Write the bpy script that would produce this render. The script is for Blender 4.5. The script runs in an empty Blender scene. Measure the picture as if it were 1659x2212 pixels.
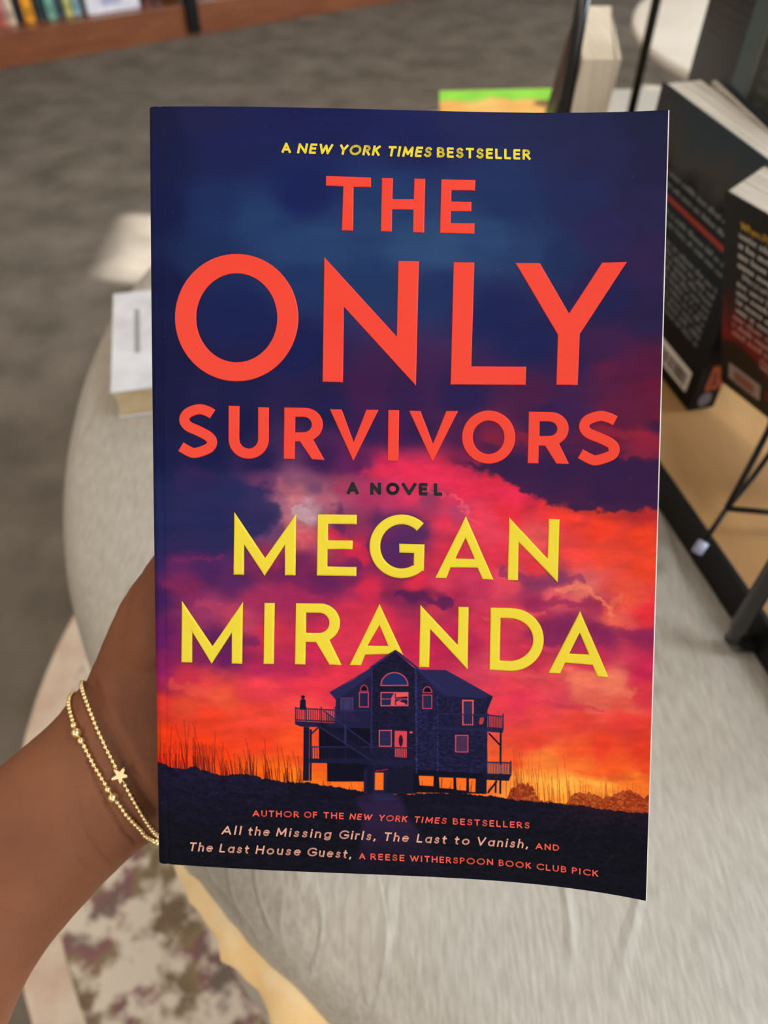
import bpy, bmesh, math, random
import numpy as np
from mathutils import Vector, Matrix
from mathutils.bvhtree import BVHTree
random.seed(7); rng = np.random.RandomState(11)
scn = bpy.context.scene
COL = scn.collection

# ------------------------------------------------------------------ camera
EYE = Vector((0.0, 0.0, 1.21))
PITCH = math.radians(48)
cam_d = bpy.data.cameras.new('camera'); cam = bpy.data.objects.new('camera', cam_d); COL.objects.link(cam)
cam.location = EYE; cam.rotation_euler = (math.radians(90) - PITCH, 0, 0)
cam_d.sensor_fit = 'HORIZONTAL'; cam_d.sensor_width = 36; cam_d.lens = 36.04
cam_d.clip_start = 0.01; cam_d.clip_end = 60
cam_d.dof.use_dof = True; cam_d.dof.focus_distance = 0.212; cam_d.dof.aperture_fstop = 16
scn.camera = cam

# ------------------------------------------------------------------ world, sun, window light, added fill lights
scn.view_settings.view_transform = 'Standard'; scn.view_settings.look = 'None'
scn.view_settings.gamma = 1; scn.view_settings.use_curve_mapping = False
scn.view_settings.exposure = 0.0
w = bpy.data.worlds.new('world'); scn.world = w; w.use_nodes = True
w.node_tree.nodes['Background'].inputs[0].default_value = (.75, .85, 1, 1)
w.node_tree.nodes['Background'].inputs[1].default_value = 1.2

def lamp(name, kind, loc, energy, color, size=None, size_y=None, direction=None, angle=None):
    d = bpy.data.lights.new(name, kind); d.energy = energy; d.color = color
    if size: d.shape = 'RECTANGLE'; d.size = size; d.size_y = size_y or size
    if angle is not None: d.angle = angle
    o = bpy.data.objects.new(name, d); COL.objects.link(o); o.location = loc
    if direction is not None: o.rotation_euler = Vector(direction).to_track_quat('-Z', 'Y').to_euler()
    return o
SUN = Vector((1, -.2, .36))
lamp('sun', 'SUN', (8, -1.6, 3), 38.0, (1, .98, .93), direction=-SUN, angle=math.radians(.6))
lamp('window_and_fill_light', 'AREA', (3.9, .6, 1.55), 160, (.80, .90, 1), 1.5, 1.2, (-1, .08, -.28))
lamp('window_and_fill_light', 'AREA', (3.9, 3.0, 1.1), 40, (.86, .93, 1), 1.0, 1.6, (-1, -.1, -.1))
lamp('fill_light', 'AREA', (1.25, -.15, 2.72), 22, (.90, .95, 1), .6, .6, (-.35, .12, -1))  # added cool fill, brightens the right side of the cloth
lamp('fill_light', 'AREA', (-1.2, -1.2, 2.3), 13, (1, .88, .74), .5, .5, (.45, .75, -1.2))  # added warm fill for the rug and lower forearm, no fixture
lamp('window_and_fill_light', 'AREA', (1.0, -2.5, 2.0), 26, (.92, .95, 1), 1.5, 1.1, (-.35, 1, -.35))  # added fill on the front of the novel; solid wall behind it
lamp('fill_light', 'AREA', (-1.6, .3, 2.74), 12, (1, .76, .54), .9, .6, (.25, .1, -1))  # added warm fill for the left side of the cloth
lamp('fill_light', 'AREA', (.3, 3.0, 2.74), 26, (1, .9, .8), 1.2, .6, (0, 0, -1))  # ambient warm fill added under the ceiling, no fixture

# ------------------------------------------------------------------ helpers
def s2l(c):
    c = np.asarray(c, float) / 255.0
    return np.where(c <= .04045, c / 12.92, ((c + .055) / 1.055) ** 2.4)
def rgba(*c): return tuple(float(q) for q in s2l(c)) + (1.0,)

def mat(name, col, rough=.6, metal=0, noise=None, col2=None, bump=0, bscale=50, spec=.5, coords='Object', stretch=(1, 1, 1), sss=0, detail=4, ramp=(.35, .65), rotz=None):
    m = bpy.data.materials.new(name); m.use_nodes = True
    nt = m.node_tree; b = nt.nodes['Principled BSDF']
    b.inputs['Base Color'].default_value = rgba(*col); b.inputs['Roughness'].default_value = rough
    b.inputs['Metallic'].default_value = metal; b.inputs['Specular IOR Level'].default_value = spec
    if sss:
        b.inputs['Subsurface Weight'].default_value = sss; b.inputs['Subsurface Radius'].default_value = (.012, .005, .003)
        b.inputs['Subsurface Scale'].default_value = .5
    tc = nt.nodes.new('ShaderNodeTexCoord'); mp = nt.nodes.new('ShaderNodeMapping')
    mp.inputs['Scale'].default_value = stretch
    if rotz is not None:
        mp.vector_type = 'TEXTURE'; mp.inputs['Scale'].default_value = tuple(1 / q for q in stretch); mp.inputs['Rotation'].default_value = (0, 0, math.radians(rotz))
    nt.links.new(tc.outputs[coords], mp.inputs[0])
    if noise:
        n = nt.nodes.new('ShaderNodeTexNoise'); n.inputs['Scale'].default_value = noise; n.inputs['Detail'].default_value = detail
        nt.links.new(mp.outputs[0], n.inputs['Vector'])
        r = nt.nodes.new('ShaderNodeValToRGB'); r.color_ramp.elements[0].position = ramp[0]; r.color_ramp.elements[1].position = ramp[1]
        r.color_ramp.elements[0].color = rgba(*col); r.color_ramp.elements[1].color = rgba(*(col2 or col))
        nt.links.new(n.outputs['Fac'], r.inputs[0]); nt.links.new(r.outputs[0], b.inputs['Base Color'])
    if bump:
        n2 = nt.nodes.new('ShaderNodeTexNoise'); n2.inputs['Scale'].default_value = bscale; n2.inputs['Detail'].default_value = 5
        nt.links.new(mp.outputs[0], n2.inputs['Vector'])
        bp = nt.nodes.new('ShaderNodeBump'); bp.inputs['Strength'].default_value = bump; bp.inputs['Distance'].default_value = .002
        nt.links.new(n2.outputs['Fac'], bp.inputs['Height']); nt.links.new(bp.outputs[0], b.inputs['Normal'])
    return m

def obj(name, verts, faces, m, parent=None, smooth=False, mats=None, fmat=None):
    me = bpy.data.meshes.new(name); me.from_pydata([tuple(v) for v in verts], [], faces); me.update()
    o = bpy.data.objects.new(name, me); COL.objects.link(o)
    for q in (mats or [m]): me.materials.append(q)
    if fmat: me.polygons.foreach_set('material_index', fmat)
    if smooth: me.polygons.foreach_set('use_smooth', [True] * len(me.polygons))
    if parent: o.parent = parent
    return o
def bmobj(name, bm, m, parent=None, smooth=False):
    me = bpy.data.meshes.new(name); bm.to_mesh(me); bm.free()
    o = bpy.data.objects.new(name, me); COL.objects.link(o); me.materials.append(m)
    if smooth: me.polygons.foreach_set('use_smooth', [True] * len(me.polygons))
    if parent: o.parent = parent
    return o
def empty(name, loc=(0, 0, 0), M=None):
    o = bpy.data.objects.new(name, None); COL.objects.link(o); o.empty_display_size = .02
    if M is not None: o.matrix_world = M
    else: o.location = loc
    return o
def tag(o, label=None, cat=None, group=None, kind=None):
    if label: o['label'] = label
    if cat: o['category'] = cat
    if group: o['group'] = group
    if kind: o['kind'] = kind
    return o
def copy_tree(o, parent=None):
    c = o.copy(); COL.objects.link(c); c.parent = parent
    for ch in list(o.children): copy_tree(ch, c)
    return c
HF = [(0, 3, 2, 1), (4, 5, 6, 7), (0, 1, 5, 4), (1, 2, 6, 5), (2, 3, 7, 6), (3, 0, 4, 7)]
def add_hex(bm, c8, bevel=0):
    """c8 = four bottom corners (ccw) then four top corners"""
    vs = [bm.verts.new(Vector(c)) for c in c8]
    fs = [bm.faces.new([vs[i] for i in f]) for f in HF]
    if bevel:
        es = list({e for f in fs for e in f.edges})
        bmesh.ops.bevel(bm, geom=es, offset=bevel, segments=2, affect='EDGES', profile=.6)
def pbox(o, W, T, H):
    o, W, T, H = Vector(o), Vector(W), Vector(T), Vector(H)
    return [o, o + W, o + W + T, o + T, o + H, o + W + H, o + W + T + H, o + T + H]
def fix(bm): bmesh.ops.recalc_face_normals(bm, faces=bm.faces)
def tube(bm, pts, r, n=12, caps=True):
    pts = [Vector(p) for p in pts]; rings = []
    up = Vector((0, 0, 1))
    for i, p in enumerate(pts):
        d = (pts[min(i + 1, len(pts) - 1)] - pts[max(i - 1, 0)]).normalized()
        a = d.cross(up)
        if a.length < .05: a = d.cross(Vector((0, 1, 0)))
        a.normalize(); b2 = d.cross(a)
        rr = r[i] if isinstance(r, (list, tuple)) else r
        rings.append([bm.verts.new(p + a * rr * math.cos(t * 2 * math.pi / n) + b2 * rr * math.sin(t * 2 * math.pi / n)) for t in range(n)])
    for i in range(len(rings) - 1):
        for k in range(n):
            bm.faces.new((rings[i][k], rings[i][(k + 1) % n], rings[i + 1][(k + 1) % n], rings[i + 1][k]))
    if caps:
        bm.faces.new(rings[0][::-1]); bm.faces.new(rings[-1])
def lathe(profile, n, cx=0, cy=0, wob=None):
    vs = []; fs = []
    for j, (r, z) in enumerate(profile):
        for k in range(n):
            t = 2 * math.pi * k / n; rr, zz = (wob(r, z, t) if wob else (r, z))
            vs.append((cx + rr * math.cos(t), cy + rr * math.sin(t), zz))
    for j in range(len(profile) - 1):
        for k in range(n):
            fs.append((j * n + k, j * n + (k + 1) % n, (j + 1) * n + (k + 1) % n, (j + 1) * n + k))
    return vs, fs

# value noise
_lat = rng.rand(256, 256)
def vnoise(x, y):
    xi = np.floor(x).astype(int); yi = np.floor(y).astype(int); fx = x - xi; fy = y - yi
    fx = fx * fx * (3 - 2 * fx); fy = fy * fy * (3 - 2 * fy)
    g = lambda i, j: _lat[(xi + i) % 256, (yi + j) % 256]
    return (g(0, 0) * (1 - fx) + g(1, 0) * fx) * (1 - fy) + (g(0, 1) * (1 - fx) + g(1, 1) * fx) * fy
def fbm(x, y, o=4):
    s = 0; a = .5
    for k in range(o): s = s + a * (vnoise(x + 17.3 * k, y + 5.1 * k) - .5); x = x * 2; y = y * 2; a *= .5
    return s * 2

# ------------------------------------------------------------------ the room
m_wall = mat('painted_wall', (214, 205, 190), .9, noise=3, col2=(220, 212, 198))
m_ceil = mat('ceiling_paint', (225, 220, 210), .9, noise=3, col2=(230, 226, 218))
m_white = mat('white_trim', (228, 226, 220), .5, noise=4, col2=(232, 230, 226))
m_carpet = mat('grey_carpet', (94, 87, 78), .95, noise=6.5, col2=(130, 121, 110), bump=.25, bscale=160, detail=5, ramp=(.30, .72))
X0, X1, Y0, Y1, ZC = -3.4, 4.0, -2.6, 6.2, 2.8
def box_obj(name, lo, hi, m, parent=None, bevel=0):
    bm = bmesh.new()
    add_hex(bm, pbox(lo, (hi[0] - lo[0], 0, 0), (0, hi[1] - lo[1], 0), (0, 0, hi[2] - lo[2])), bevel); fix(bm)
    return bmobj(name, bm, m, parent)
S = 'structure'
tag(box_obj('floor', (X0, Y0, -.1), (X1, Y1, 0), m_carpet), kind=S)
tag(box_obj('ceiling', (X0, Y0, ZC), (X1, Y1, ZC + .1), m_ceil), kind=S)
tag(box_obj('wall_left', (X0 - .1, Y0, 0), (X0, Y1, ZC), m_wall), kind=S)
tag(box_obj('wall_back', (X0, Y1, 0), (X1, Y1 + .1, ZC), m_wall), kind=S)
tag(box_obj('wall_front', (X0, Y0 - .1, 0), (X1, Y0, ZC), m_wall), kind=S)
wins = [(1.00, 1.46, .92, 1.78), (2.2, 2.97, .15, 1.10)]   # y0 y1 z0 z1
bm = bmesh.new()
ys = [Y0] + [q for w_ in wins for q in w_[:2]] + [Y1]
def wseg(y0, y1, z0, z1): add_hex(bm, pbox((X1, y0, z0), (.1, 0, 0), (0, y1 - y0, 0), (0, 0, z1 - z0)))
wseg(Y0, wins[0][0], 0, ZC); wseg(wins[0][1], wins[1][0], 0, ZC); wseg(wins[1][1], Y1, 0, ZC)
for y0, y1, z0, z1 in wins: wseg(y0, y1, 0, z0); wseg(y0, y1, z1, ZC)
fix(bm); tag(bmobj('wall_right', bm, m_wall), kind=S)
for i, (y0, y1, z0, z1) in enumerate(wins):
    bm = bmesh.new(); t = .03
    for lo, hi in (((X1, y0, z0), (X1 + .06, y0 + t, z1)), ((X1, y1 - t, z0), (X1 + .06, y1, z1)), ((X1, y0 + t, z0), (X1 + .06, y1 - t, z0 + t)), ((X1, y0 + t, z1 - t), (X1 + .06, y1 - t, z1))):
        add_hex(bm, pbox(lo, (hi[0] - lo[0], 0, 0), (0, hi[1] - lo[1], 0), (0, 0, hi[2] - lo[2])))
    fix(bm); tag(bmobj('window_%d' % (i + 1), bm, m_white), kind=S)

wy0, wy1 = .25, 1.75
bm = bmesh.new()
for lo, hi in (((wy0, Y0, 1.4), (wy0 + .05, Y0 + .03, 2.6)), ((wy1 - .05, Y0, 1.4), (wy1, Y0 + .03, 2.6)), ((wy0 + .05, Y0, 1.4), (wy1 - .05, Y0 + .03, 1.45)), ((wy0 + .05, Y0, 2.55), (wy1 - .05, Y0 + .03, 2.6))):
    add_hex(bm, pbox(lo, (hi[0] - lo[0], 0, 0), (0, hi[1] - lo[1], 0), (0, 0, hi[2] - lo[2])))
fix(bm); tag(bmobj('window_3', bm, m_white), kind=S)  # bare frame on solid wall, added around the rear fill lamp

# ------------------------------------------------------------------ rug
m_rug = bpy.data.materials.new('patterned_rug'); m_rug.use_nodes = True
nt = m_rug.node_tree; b = nt.nodes['Principled BSDF']; b.inputs['Roughness'].default_value = .95
tc = nt.nodes.new('ShaderNodeTexCoord')
def rampnode(nt, src, stops):
    r = nt.nodes.new('ShaderNodeValToRGB'); e = r.color_ramp.elements
    while len(e) > 1: e.remove(e[0])
    e[0].position = stops[0][0]; e[0].color = stops[0][1]
    for p, c in stops[1:]:
        q = e.new(p); q.color = c
    nt.links.new(src, r.inputs[0]); return r
n1 = nt.nodes.new('ShaderNodeTexNoise'); n1.inputs['Scale'].default_value = 27; n1.inputs['Detail'].default_value = 4; nt.links.new(tc.outputs['Object'], n1.inputs['Vector'])
n2 = nt.nodes.new('ShaderNodeTexNoise'); n2.inputs['Scale'].default_value = 11; n2.inputs['Detail'].default_value = 2; nt.links.new(tc.outputs['Object'], n2.inputs['Vector'])
blot = rampnode(nt, n2.outputs['Fac'], [(.36, rgba(134, 112, 92)), (.46, rgba(156, 138, 108)), (.52, rgba(150, 106, 110)), (.64, rgba(128, 116, 108))])
msk = rampnode(nt, n1.outputs['Fac'], [(.42, (1, 1, 1, 1)), (.56, (0, 0, 0, 1))])
mx = nt.nodes.new('ShaderNodeMix'); mx.data_type = 'RGBA'
mx.inputs[6].default_value = rgba(240, 228, 214); nt.links.new(msk.outputs[0], mx.inputs[0]); nt.links.new(blot.outputs[0], mx.inputs[7])
nt.links.new(mx.outputs[2], b.inputs['Base Color'])
m_rugb = mat('rug_border', (226, 200, 180), .95, noise=25, col2=(238, 222, 205), bump=.5, bscale=150)
RC = (.27, .645); RR = .87
root = empty('round_rug', (RC[0], RC[1], 0))
tag(root, 'round cream rug with blotchy brown and mauve pattern, on the grey carpet under the table', 'rug')
vs, fs = lathe([(0.001, .012), (.3, .012), (.6, .012), (RR - .06, .012)], 96); obj('pattern_field', vs, fs, m_rug, root)
vs, fs = lathe([(RR - .06, .013), (RR - .01, .013), (RR, .008), (RR, 0.0005)], 96); obj('border', vs, fs, m_rugb, root)

# ------------------------------------------------------------------ big round table, its cloth
TC = (.42, .64); TR = .70
m_wood_dark = mat('dark_wood', (70, 48, 34), .5, noise=8, col2=(92, 62, 42))
root = empty('round_table', (TC[0], TC[1], .0135))
tag(root, 'large round table hidden under the cream cloth, carrying the books and the rack', 'table')
vs, fs = lathe([(.001, .715), (TR - .05, .715), (TR - .05, .735), (.001, .735)], 64); obj('tabletop', vs, fs, m_wood_dark, root)
vs, fs = lathe([(.28, 0), (.28, .03), (.08, .06), (.05, .12), (.05, .7), (.12, .715)], 32); obj('pedestal', vs, fs, m_wood_dark, root, True)

m_cloth = bpy.data.materials.new('cream_cloth'); m_cloth.use_nodes = True
nt = m_cloth.node_tree; b = nt.nodes['Principled BSDF']; b.inputs['Roughness'].default_value = .42
b.inputs['Specular IOR Level'].default_value = .45; b.inputs['Sheen Weight'].default_value = .1
tc = nt.nodes.new('ShaderNodeTexCoord')
def nz(scale, stretch, rot=0, detail=4, dist=0):
    mp = nt.nodes.new('ShaderNodeMapping'); mp.inputs['Scale'].default_value = stretch; mp.inputs['Rotation'].default_value = (0, 0, math.radians(rot))
    nt.links.new(tc.outputs['Object'], mp.inputs[0])
    n = nt.nodes.new('ShaderNodeTexNoise'); n.inputs['Scale'].default_value = scale; n.inputs['Detail'].default_value = detail; n.inputs['Distortion'].default_value = dist
    nt.links.new(mp.outputs[0], n.inputs['Vector']); return n
hair = nz(420, (1, .16, 1), 8, 4); blotch = nz(7, (1, 1, 1)); crease = nz(15, (1, .2, 1), 34, 2, .5); sparse = nz(5, (1, 1, 1), 0, 1)
rc = rampnode(nt, hair.outputs['Fac'], [(.3, rgba(164, 157, 146)), (.7, rgba(188, 182, 172))])
nt.links.new(rc.outputs[0], b.inputs['Base Color'])
ab = nt.nodes.new('ShaderNodeMath'); ab.operation = 'SUBTRACT'; ab.inputs[1].default_value = .5; nt.links.new(crease.outputs['Fac'], ab.inputs[0])
ab2 = nt.nodes.new('ShaderNodeMath'); ab2.operation = 'ABSOLUTE'; nt.links.new(ab.outputs[0], ab2.inputs[0])
rg0 = rampnode(nt, ab2.outputs[0], [(0, (1, 1, 1, 1)), (.028, (0, 0, 0, 1))]); rs0 = rampnode(nt, sparse.outputs['Fac'], [(.47, (0, 0, 0, 1)), (.58, (1, 1, 1, 1))])
rg = nt.nodes.new('ShaderNodeMath'); rg.operation = 'MULTIPLY'; nt.links.new(rg0.outputs[0], rg.inputs[0]); nt.links.new(rs0.outputs[0], rg.inputs[1])
crease2 = nz(12, (1, .2, 1), -30, 2, .5); ac = nt.nodes.new('ShaderNodeMath'); ac.operation = 'SUBTRACT'; ac.inputs[1].default_value = .5; nt.links.new(crease2.outputs['Fac'], ac.inputs[0])
ac2 = nt.nodes.new('ShaderNodeMath'); ac2.operation = 'ABSOLUTE'; nt.links.new(ac.outputs[0], ac2.inputs[0]); rg3 = rampnode(nt, ac2.outputs[0], [(0, (1, 1, 1, 1)), (.025, (0, 0, 0, 1))])
sp2 = nt.nodes.new('ShaderNodeMath'); sp2.operation = 'MULTIPLY'; nt.links.new(rg3.outputs[0], sp2.inputs[0]); nt.links.new(rs0.outputs[0], sp2.inputs[1])
rgs = nt.nodes.new('ShaderNodeMath'); rgs.operation = 'MAXIMUM'; nt.links.new(rg.outputs[0], rgs.inputs[0]); nt.links.new(sp2.outputs[0], rgs.inputs[1]); rg = rgs
b1 = nt.nodes.new('ShaderNodeBump'); b1.inputs['Strength'].default_value = .5; b1.inputs['Distance'].default_value = .0025; nt.links.new(rg.outputs[0], b1.inputs['Height'])
b2 = nt.nodes.new('ShaderNodeBump'); b2.inputs['Strength'].default_value = .45; b2.inputs['Distance'].default_value = .0008
nt.links.new(hair.outputs['Fac'], b2.inputs['Height']); nt.links.new(b1.outputs[0], b2.inputs['Normal']); nt.links.new(b2.outputs[0], b.inputs['Normal'])

prof = [(.001, .75)] + [(r, .75) for r in np.linspace(.05, .655, 26)] + [(TR - .025, .7497), (TR - .008, .747), (TR + .008, .7405), (TR + .019, .731), (TR + .026, .719), (TR + .032, .70), (TR + .037, .66), (TR + .04, .6), (TR + .043, .5), (TR + .05, .40), (TR + .06, .30)]
def wob(r, z, t):
    if z > .7496: return r, z + .0009 * float(fbm(np.array([r * 9 * math.cos(t) + 40]), np.array([r * 9 * math.sin(t) + 40]), 3)[0]) * (1 if r > .05 else 0)
    k = min(1, (.75 - z) / .3)
    return r + k * .008 * math.sin(t * 17 + 1.1 * math.sin(3 * t)) - .03 * k, z
vs, fs = lathe(prof, 240, TC[0], TC[1], wob)
cl = obj('tablecloth', vs, fs, m_cloth, None, True)
tag(cl, 'cream cloth with soft creases draped over the large round table', 'tablecloth')
m_sunlit = mat('painted_sunlight', (244, 206, 146), .8, noise=30, col2=(246, 224, 184), bump=.6, bscale=60)  # sunlight painted in as a bright warm base colour
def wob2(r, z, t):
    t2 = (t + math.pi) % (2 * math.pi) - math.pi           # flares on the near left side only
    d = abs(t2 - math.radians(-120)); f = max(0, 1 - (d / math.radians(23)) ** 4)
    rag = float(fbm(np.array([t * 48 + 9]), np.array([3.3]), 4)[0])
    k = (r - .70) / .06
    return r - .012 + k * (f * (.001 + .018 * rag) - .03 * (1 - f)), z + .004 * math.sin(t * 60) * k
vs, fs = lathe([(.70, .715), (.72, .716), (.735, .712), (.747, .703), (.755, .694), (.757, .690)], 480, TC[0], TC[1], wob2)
us = obj('sunlight_ruffle', vs, fs, m_sunlit, None, True)  # added strip of cloth, standing in for a sunlit patch
tag(us, 'ragged added ruffle with painted golden sunlight, below the near left edge of the tablecloth', 'cloth')

# round ottoman behind
m_ott = mat('cream_laminate', (222, 214, 202), .5, noise=5, col2=(232, 226, 216))
m_black0 = mat('dark_iron', (20, 19, 18), .5, noise=20, col2=(26, 24, 23))
root = empty('side_table', (1.46, 2.60, 0))
tag(root, 'low round table with a thin cream top, on the carpet behind the book rack', 'table')
vs, fs = lathe([(.001, .46), (.40, .46), (.69, .46), (.70, .455), (.70, .435), (.69, .43), (.001, .43)], 96); obj('table_top', vs, fs, m_ott, root, True)
vs, fs = lathe([(.24, 0), (.24, .015), (.04, .03), (.03, .06), (.03, .40), (.10, .43)], 40); obj('pedestal', vs, fs, m_black0, root, True)

# ------------------------------------------------------------------ bookcase far left
m_case = mat('red_brown_wood', (124, 72, 46), .28, noise=5, col2=(146, 88, 56), stretch=(1, 8, 8), spec=.6)
m_black = mat('black_metal', (12, 11, 11), .5, noise=20, col2=(16, 15, 15), spec=.25)
F0 = Vector((-1.69, 3.71, 0)); FE = Vector((.869, .495, 0)).normalized(); FN = Vector((.495, -.869, 0)).normalized()
CM = Matrix(((FE.x, -FN.x, 0, F0.x), (FE.y, -FN.y, 0, F0.y), (0, 0, 1, 0), (0, 0, 0, 1)))   # local x along front, y into the case
root = empty('bookcase', M=CM)
tag(root, 'low reddish brown bookcase along the far side of the carpet, filled with books', 'bookcase')
SH = .13
def cbox(name, lo, hi, m, bevel=.002): return box_obj(name, lo, hi, m, root, bevel)
cbox('base_shelf', (-1.6, 0, 0), (3.4, .36, SH), m_case)
cbox('upper_shelf', (-1.6, .06, .50), (3.4, .36, .53), m_case)
cbox('back_panel', (-1.6, .36, 0), (3.4, .38, 1.1), m_wood_dark)
cbox('top_panel', (-1.6, .0, 1.1), (3.4, .38, 1.13), m_case)
cbox('post', (.875, -.03, .02), (.93, .03, 1.1), m_black)
cbox('post', (-1.6, -.03, .02), (-1.545, .03, 1.1), m_black)
cbox('post', (3.345, -.03, .02), (3.4, .03, 1.1), m_black)
m_paper = mat('book_paper', (224, 214, 198), .9, noise=160, col2=(200, 189, 172), stretch=(1, 1, 6))
def px2s(x): return .0018 * x + 6.5e-7 * x * x
shelf_books = [(-60, -22, (170, 60, 50), 'brick red'), (-20, 3, (190, 190, 196), 'silver grey'), (4, 17, (196, 60, 46), 'bright red'), (18, 34, (212, 216, 222), 'white'), (36, 49, (205, 96, 84), 'salmon'), (50, 62, (214, 150, 140), 'pale pink'), (63, 78, (226, 204, 176), 'cream'),
               (80, 93, (40, 40, 52), 'near black'), (97, 121, (236, 160, 42), 'golden orange'), (126, 143, (44, 62, 70), 'dark teal'), (147, 168, (120, 176, 158), 'sea green'), (171, 184, (66, 80, 96), 'slate blue'), (187, 203, (206, 206, 120), 'pale yellow'), (205, 222, (150, 190, 200), 'pale blue'),
               (352, 372, (92, 40, 34), 'dark maroon'), (374, 392, (60, 34, 30), 'black brown'),
               (425, 452, (196, 178, 168), 'greyish pink'), (455, 478, (150, 120, 110), 'taupe'), (480, 508, (214, 196, 186), 'off white'), (511, 530, (70, 44, 38), 'dark brown'), (533, 560, (124, 42, 36), 'deep red'), (563, 590, (90, 36, 34), 'oxblood'), (594, 625, (170, 64, 48), 'rust'), (629, 660, (130, 106, 96), 'grey brown'), (664, 700, (196, 120, 96), 'peach'), (704, 735, (58, 40, 44), 'plum black')]
matc = {}
def cm(c, rough=.45):
    if (c, rough) not in matc: matc[(c, rough)] = mat('cover_%d_%d_%d' % c, c, rough, noise=30, col2=tuple(min(255, int(q * 1.08 + 2)) for q in c))
    return matc[(c, rough)]
for i, (a, b_, c, nm) in enumerate(shelf_books):
    x0, x1 = px2s(a), px2s(b_); wd = x1 - x0 - .004; h = .20 + .1 * random.random(); dp = .17
    r = empty('book', M=CM @ Matrix.Translation((x0, .10, SH)))
    side = 'beside the white box' if a > 120 and a < 230 else ('right of the black post' if a > 400 else ('left of the black post' if a > 340 else 'near the left end'))
    tag(r, '%s book upright on the low shelf, %s' % (nm, side), 'book', 'books on the far low shelf')
    bm = bmesh.new(); t = .003
    add_hex(bm, pbox((0, 0, 0), (wd, 0, 0), (0, t, 0), (0, 0, h))); add_hex(bm, pbox((0, t, 0), (t, 0, 0), (0, dp - t, 0), (0, 0, h))); add_hex(bm, pbox((wd - t, t, 0), (t, 0, 0), (0, dp - t, 0), (0, 0, h)))
    fix(bm); bmobj('cover', bm, cm(c, .3), r)
    bm = bmesh.new(); add_hex(bm, pbox((t, t, .003), (wd - 2 * t, 0, 0), (0, dp - .008, 0), (0, 0, h - .006))); fix(bm); bmobj('pages', bm, m_paper, r)
    bm = bmesh.new(); add_hex(bm, pbox((wd * .15, -.0008, .02), (wd * .7, 0, 0), (0, .001, 0), (0, 0, .035))); fix(bm)
    bmobj('spine_band', bm, cm(tuple(int(q * .78) for q in c), .4), r)
x0, x1 = px2s(229), px2s(340)
r = empty('storage_box', M=CM @ Matrix.Translation((x0, .06, SH)))
tag(r, 'glossy white box between upright books on the far low shelf', 'box')
bm = bmesh.new(); add_hex(bm, pbox((0, 0, 0), (x1 - x0, 0, 0), (0, .2, 0), (0, 0, .12)), .006); fix(bm); bmobj('box_body', bm, cm((226, 228, 240), .25), r)
bm = bmesh.new(); add_hex(bm, pbox((-.003, -.003, .1), (x1 - x0 + .006, 0, 0), (0, .206, 0), (0, 0, .035)), .004); fix(bm); bmobj('lid', bm, cm((232, 234, 244), .25), r)
bm = bmesh.new(); add_hex(bm, pbox((.07, -.001, .03), (.09, 0, 0), (0, .002, 0), (0, 0, .035))); fix(bm); bmobj('label_plate', bm, cm((176, 176, 205), .4), r)

# ------------------------------------------------------------------ book display rack on the table
TZ = .751
def LX(y): return .22 - .247 * (y - .422)
ED = Vector((-.24, .971, 0)); ER = Vector((.971, .24, 0))      # along the board's long side, across it
m_board = mat('oak_board', (142, 100, 56), .5, noise=9, col2=(196, 152, 98), stretch=(1.0, .25, 1), bump=.1, bscale=30, detail=6)
root = empty('book_rack', (LX(.2), .2, TZ))
tag(root, 'oak board display rack with black metal edges and corner posts, on the cream cloth', 'rack')
def loc(v): return Vector(v) - Vector((LX(.2), .2, TZ))
BL = .80
base = Vector((LX(.2), .2, TZ))
bm = bmesh.new(); add_hex(bm, pbox(loc(base + ER * .005 + Vector((0, 0, .004))), ED * BL, ER * .354, (0, 0, .0245))); fix(bm); bmobj('board', bm, m_board, root)
bm = bmesh.new()
add_hex(bm, pbox(loc(base), ED * BL, ER * .0055, (0, 0, .030)), .001)
add_hex(bm, pbox(loc(base + ER * .3585), ED * BL, ER * .0055, (0, 0, .030)), .001)
add_hex(bm, pbox(loc(base + ED * BL), ED * .012, ER * .364, (0, 0, .030)), .001)
add_hex(bm, pbox(loc(base - ED * .012), ED * .012, ER * .364, (0, 0, .030)), .001)
fix(bm); bmobj('edge_frame', bm, m_black, root)
pn = Vector((.235, .284, TZ)); pf = Vector((.154, .692, TZ))
m_blacks = mat('black_tube', (22, 20, 19), .22, noise=20, col2=(28, 26, 24))
bm = bmesh.new()
pts = [loc(pn + Vector((0, 0, .40))), loc(pn + Vector((0, 0, .2))), loc(pn + Vector((0, 0, .03))), loc(pn + Vector((.001, 0, .016))), loc(pn + Vector((.006, .0005, .0085))), loc(pn + Vector((.014, .001, .0065))), loc(pn + Vector((.03, .003, .0065)))]
tube(bm, pts, .006, 16); fix(bm); bmobj('post', bm, m_blacks, root, True)
bm = bmesh.new(); tube(bm, [loc(pf), loc(pf + Vector((0, 0, .40)))], .0055, 16); fix(bm); bmobj('post', bm, m_blacks, root, True)
for q in (pn + ER * .37, pf + ER * .37):
    bm = bmesh.new(); tube(bm, [loc(q + Vector((0, 0, 0))), loc(q + Vector((0, 0, .40)))], .0055, 16); fix(bm); bmobj('post', bm, m_blacks, root, True)
bm = bmesh.new(); a_, b_, c_, d_ = [q + Vector((0, 0, .4)) for q in (pn, pf, pf + ER * .37, pn + ER * .37)]
for u_, v_ in ((a_, b_), (b_, c_), (c_, d_)): tube(bm, [loc(u_), loc(v_)], .0055, 10)
fix(bm); bmobj('top_rail', bm, m_blacks, root, True)

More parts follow.
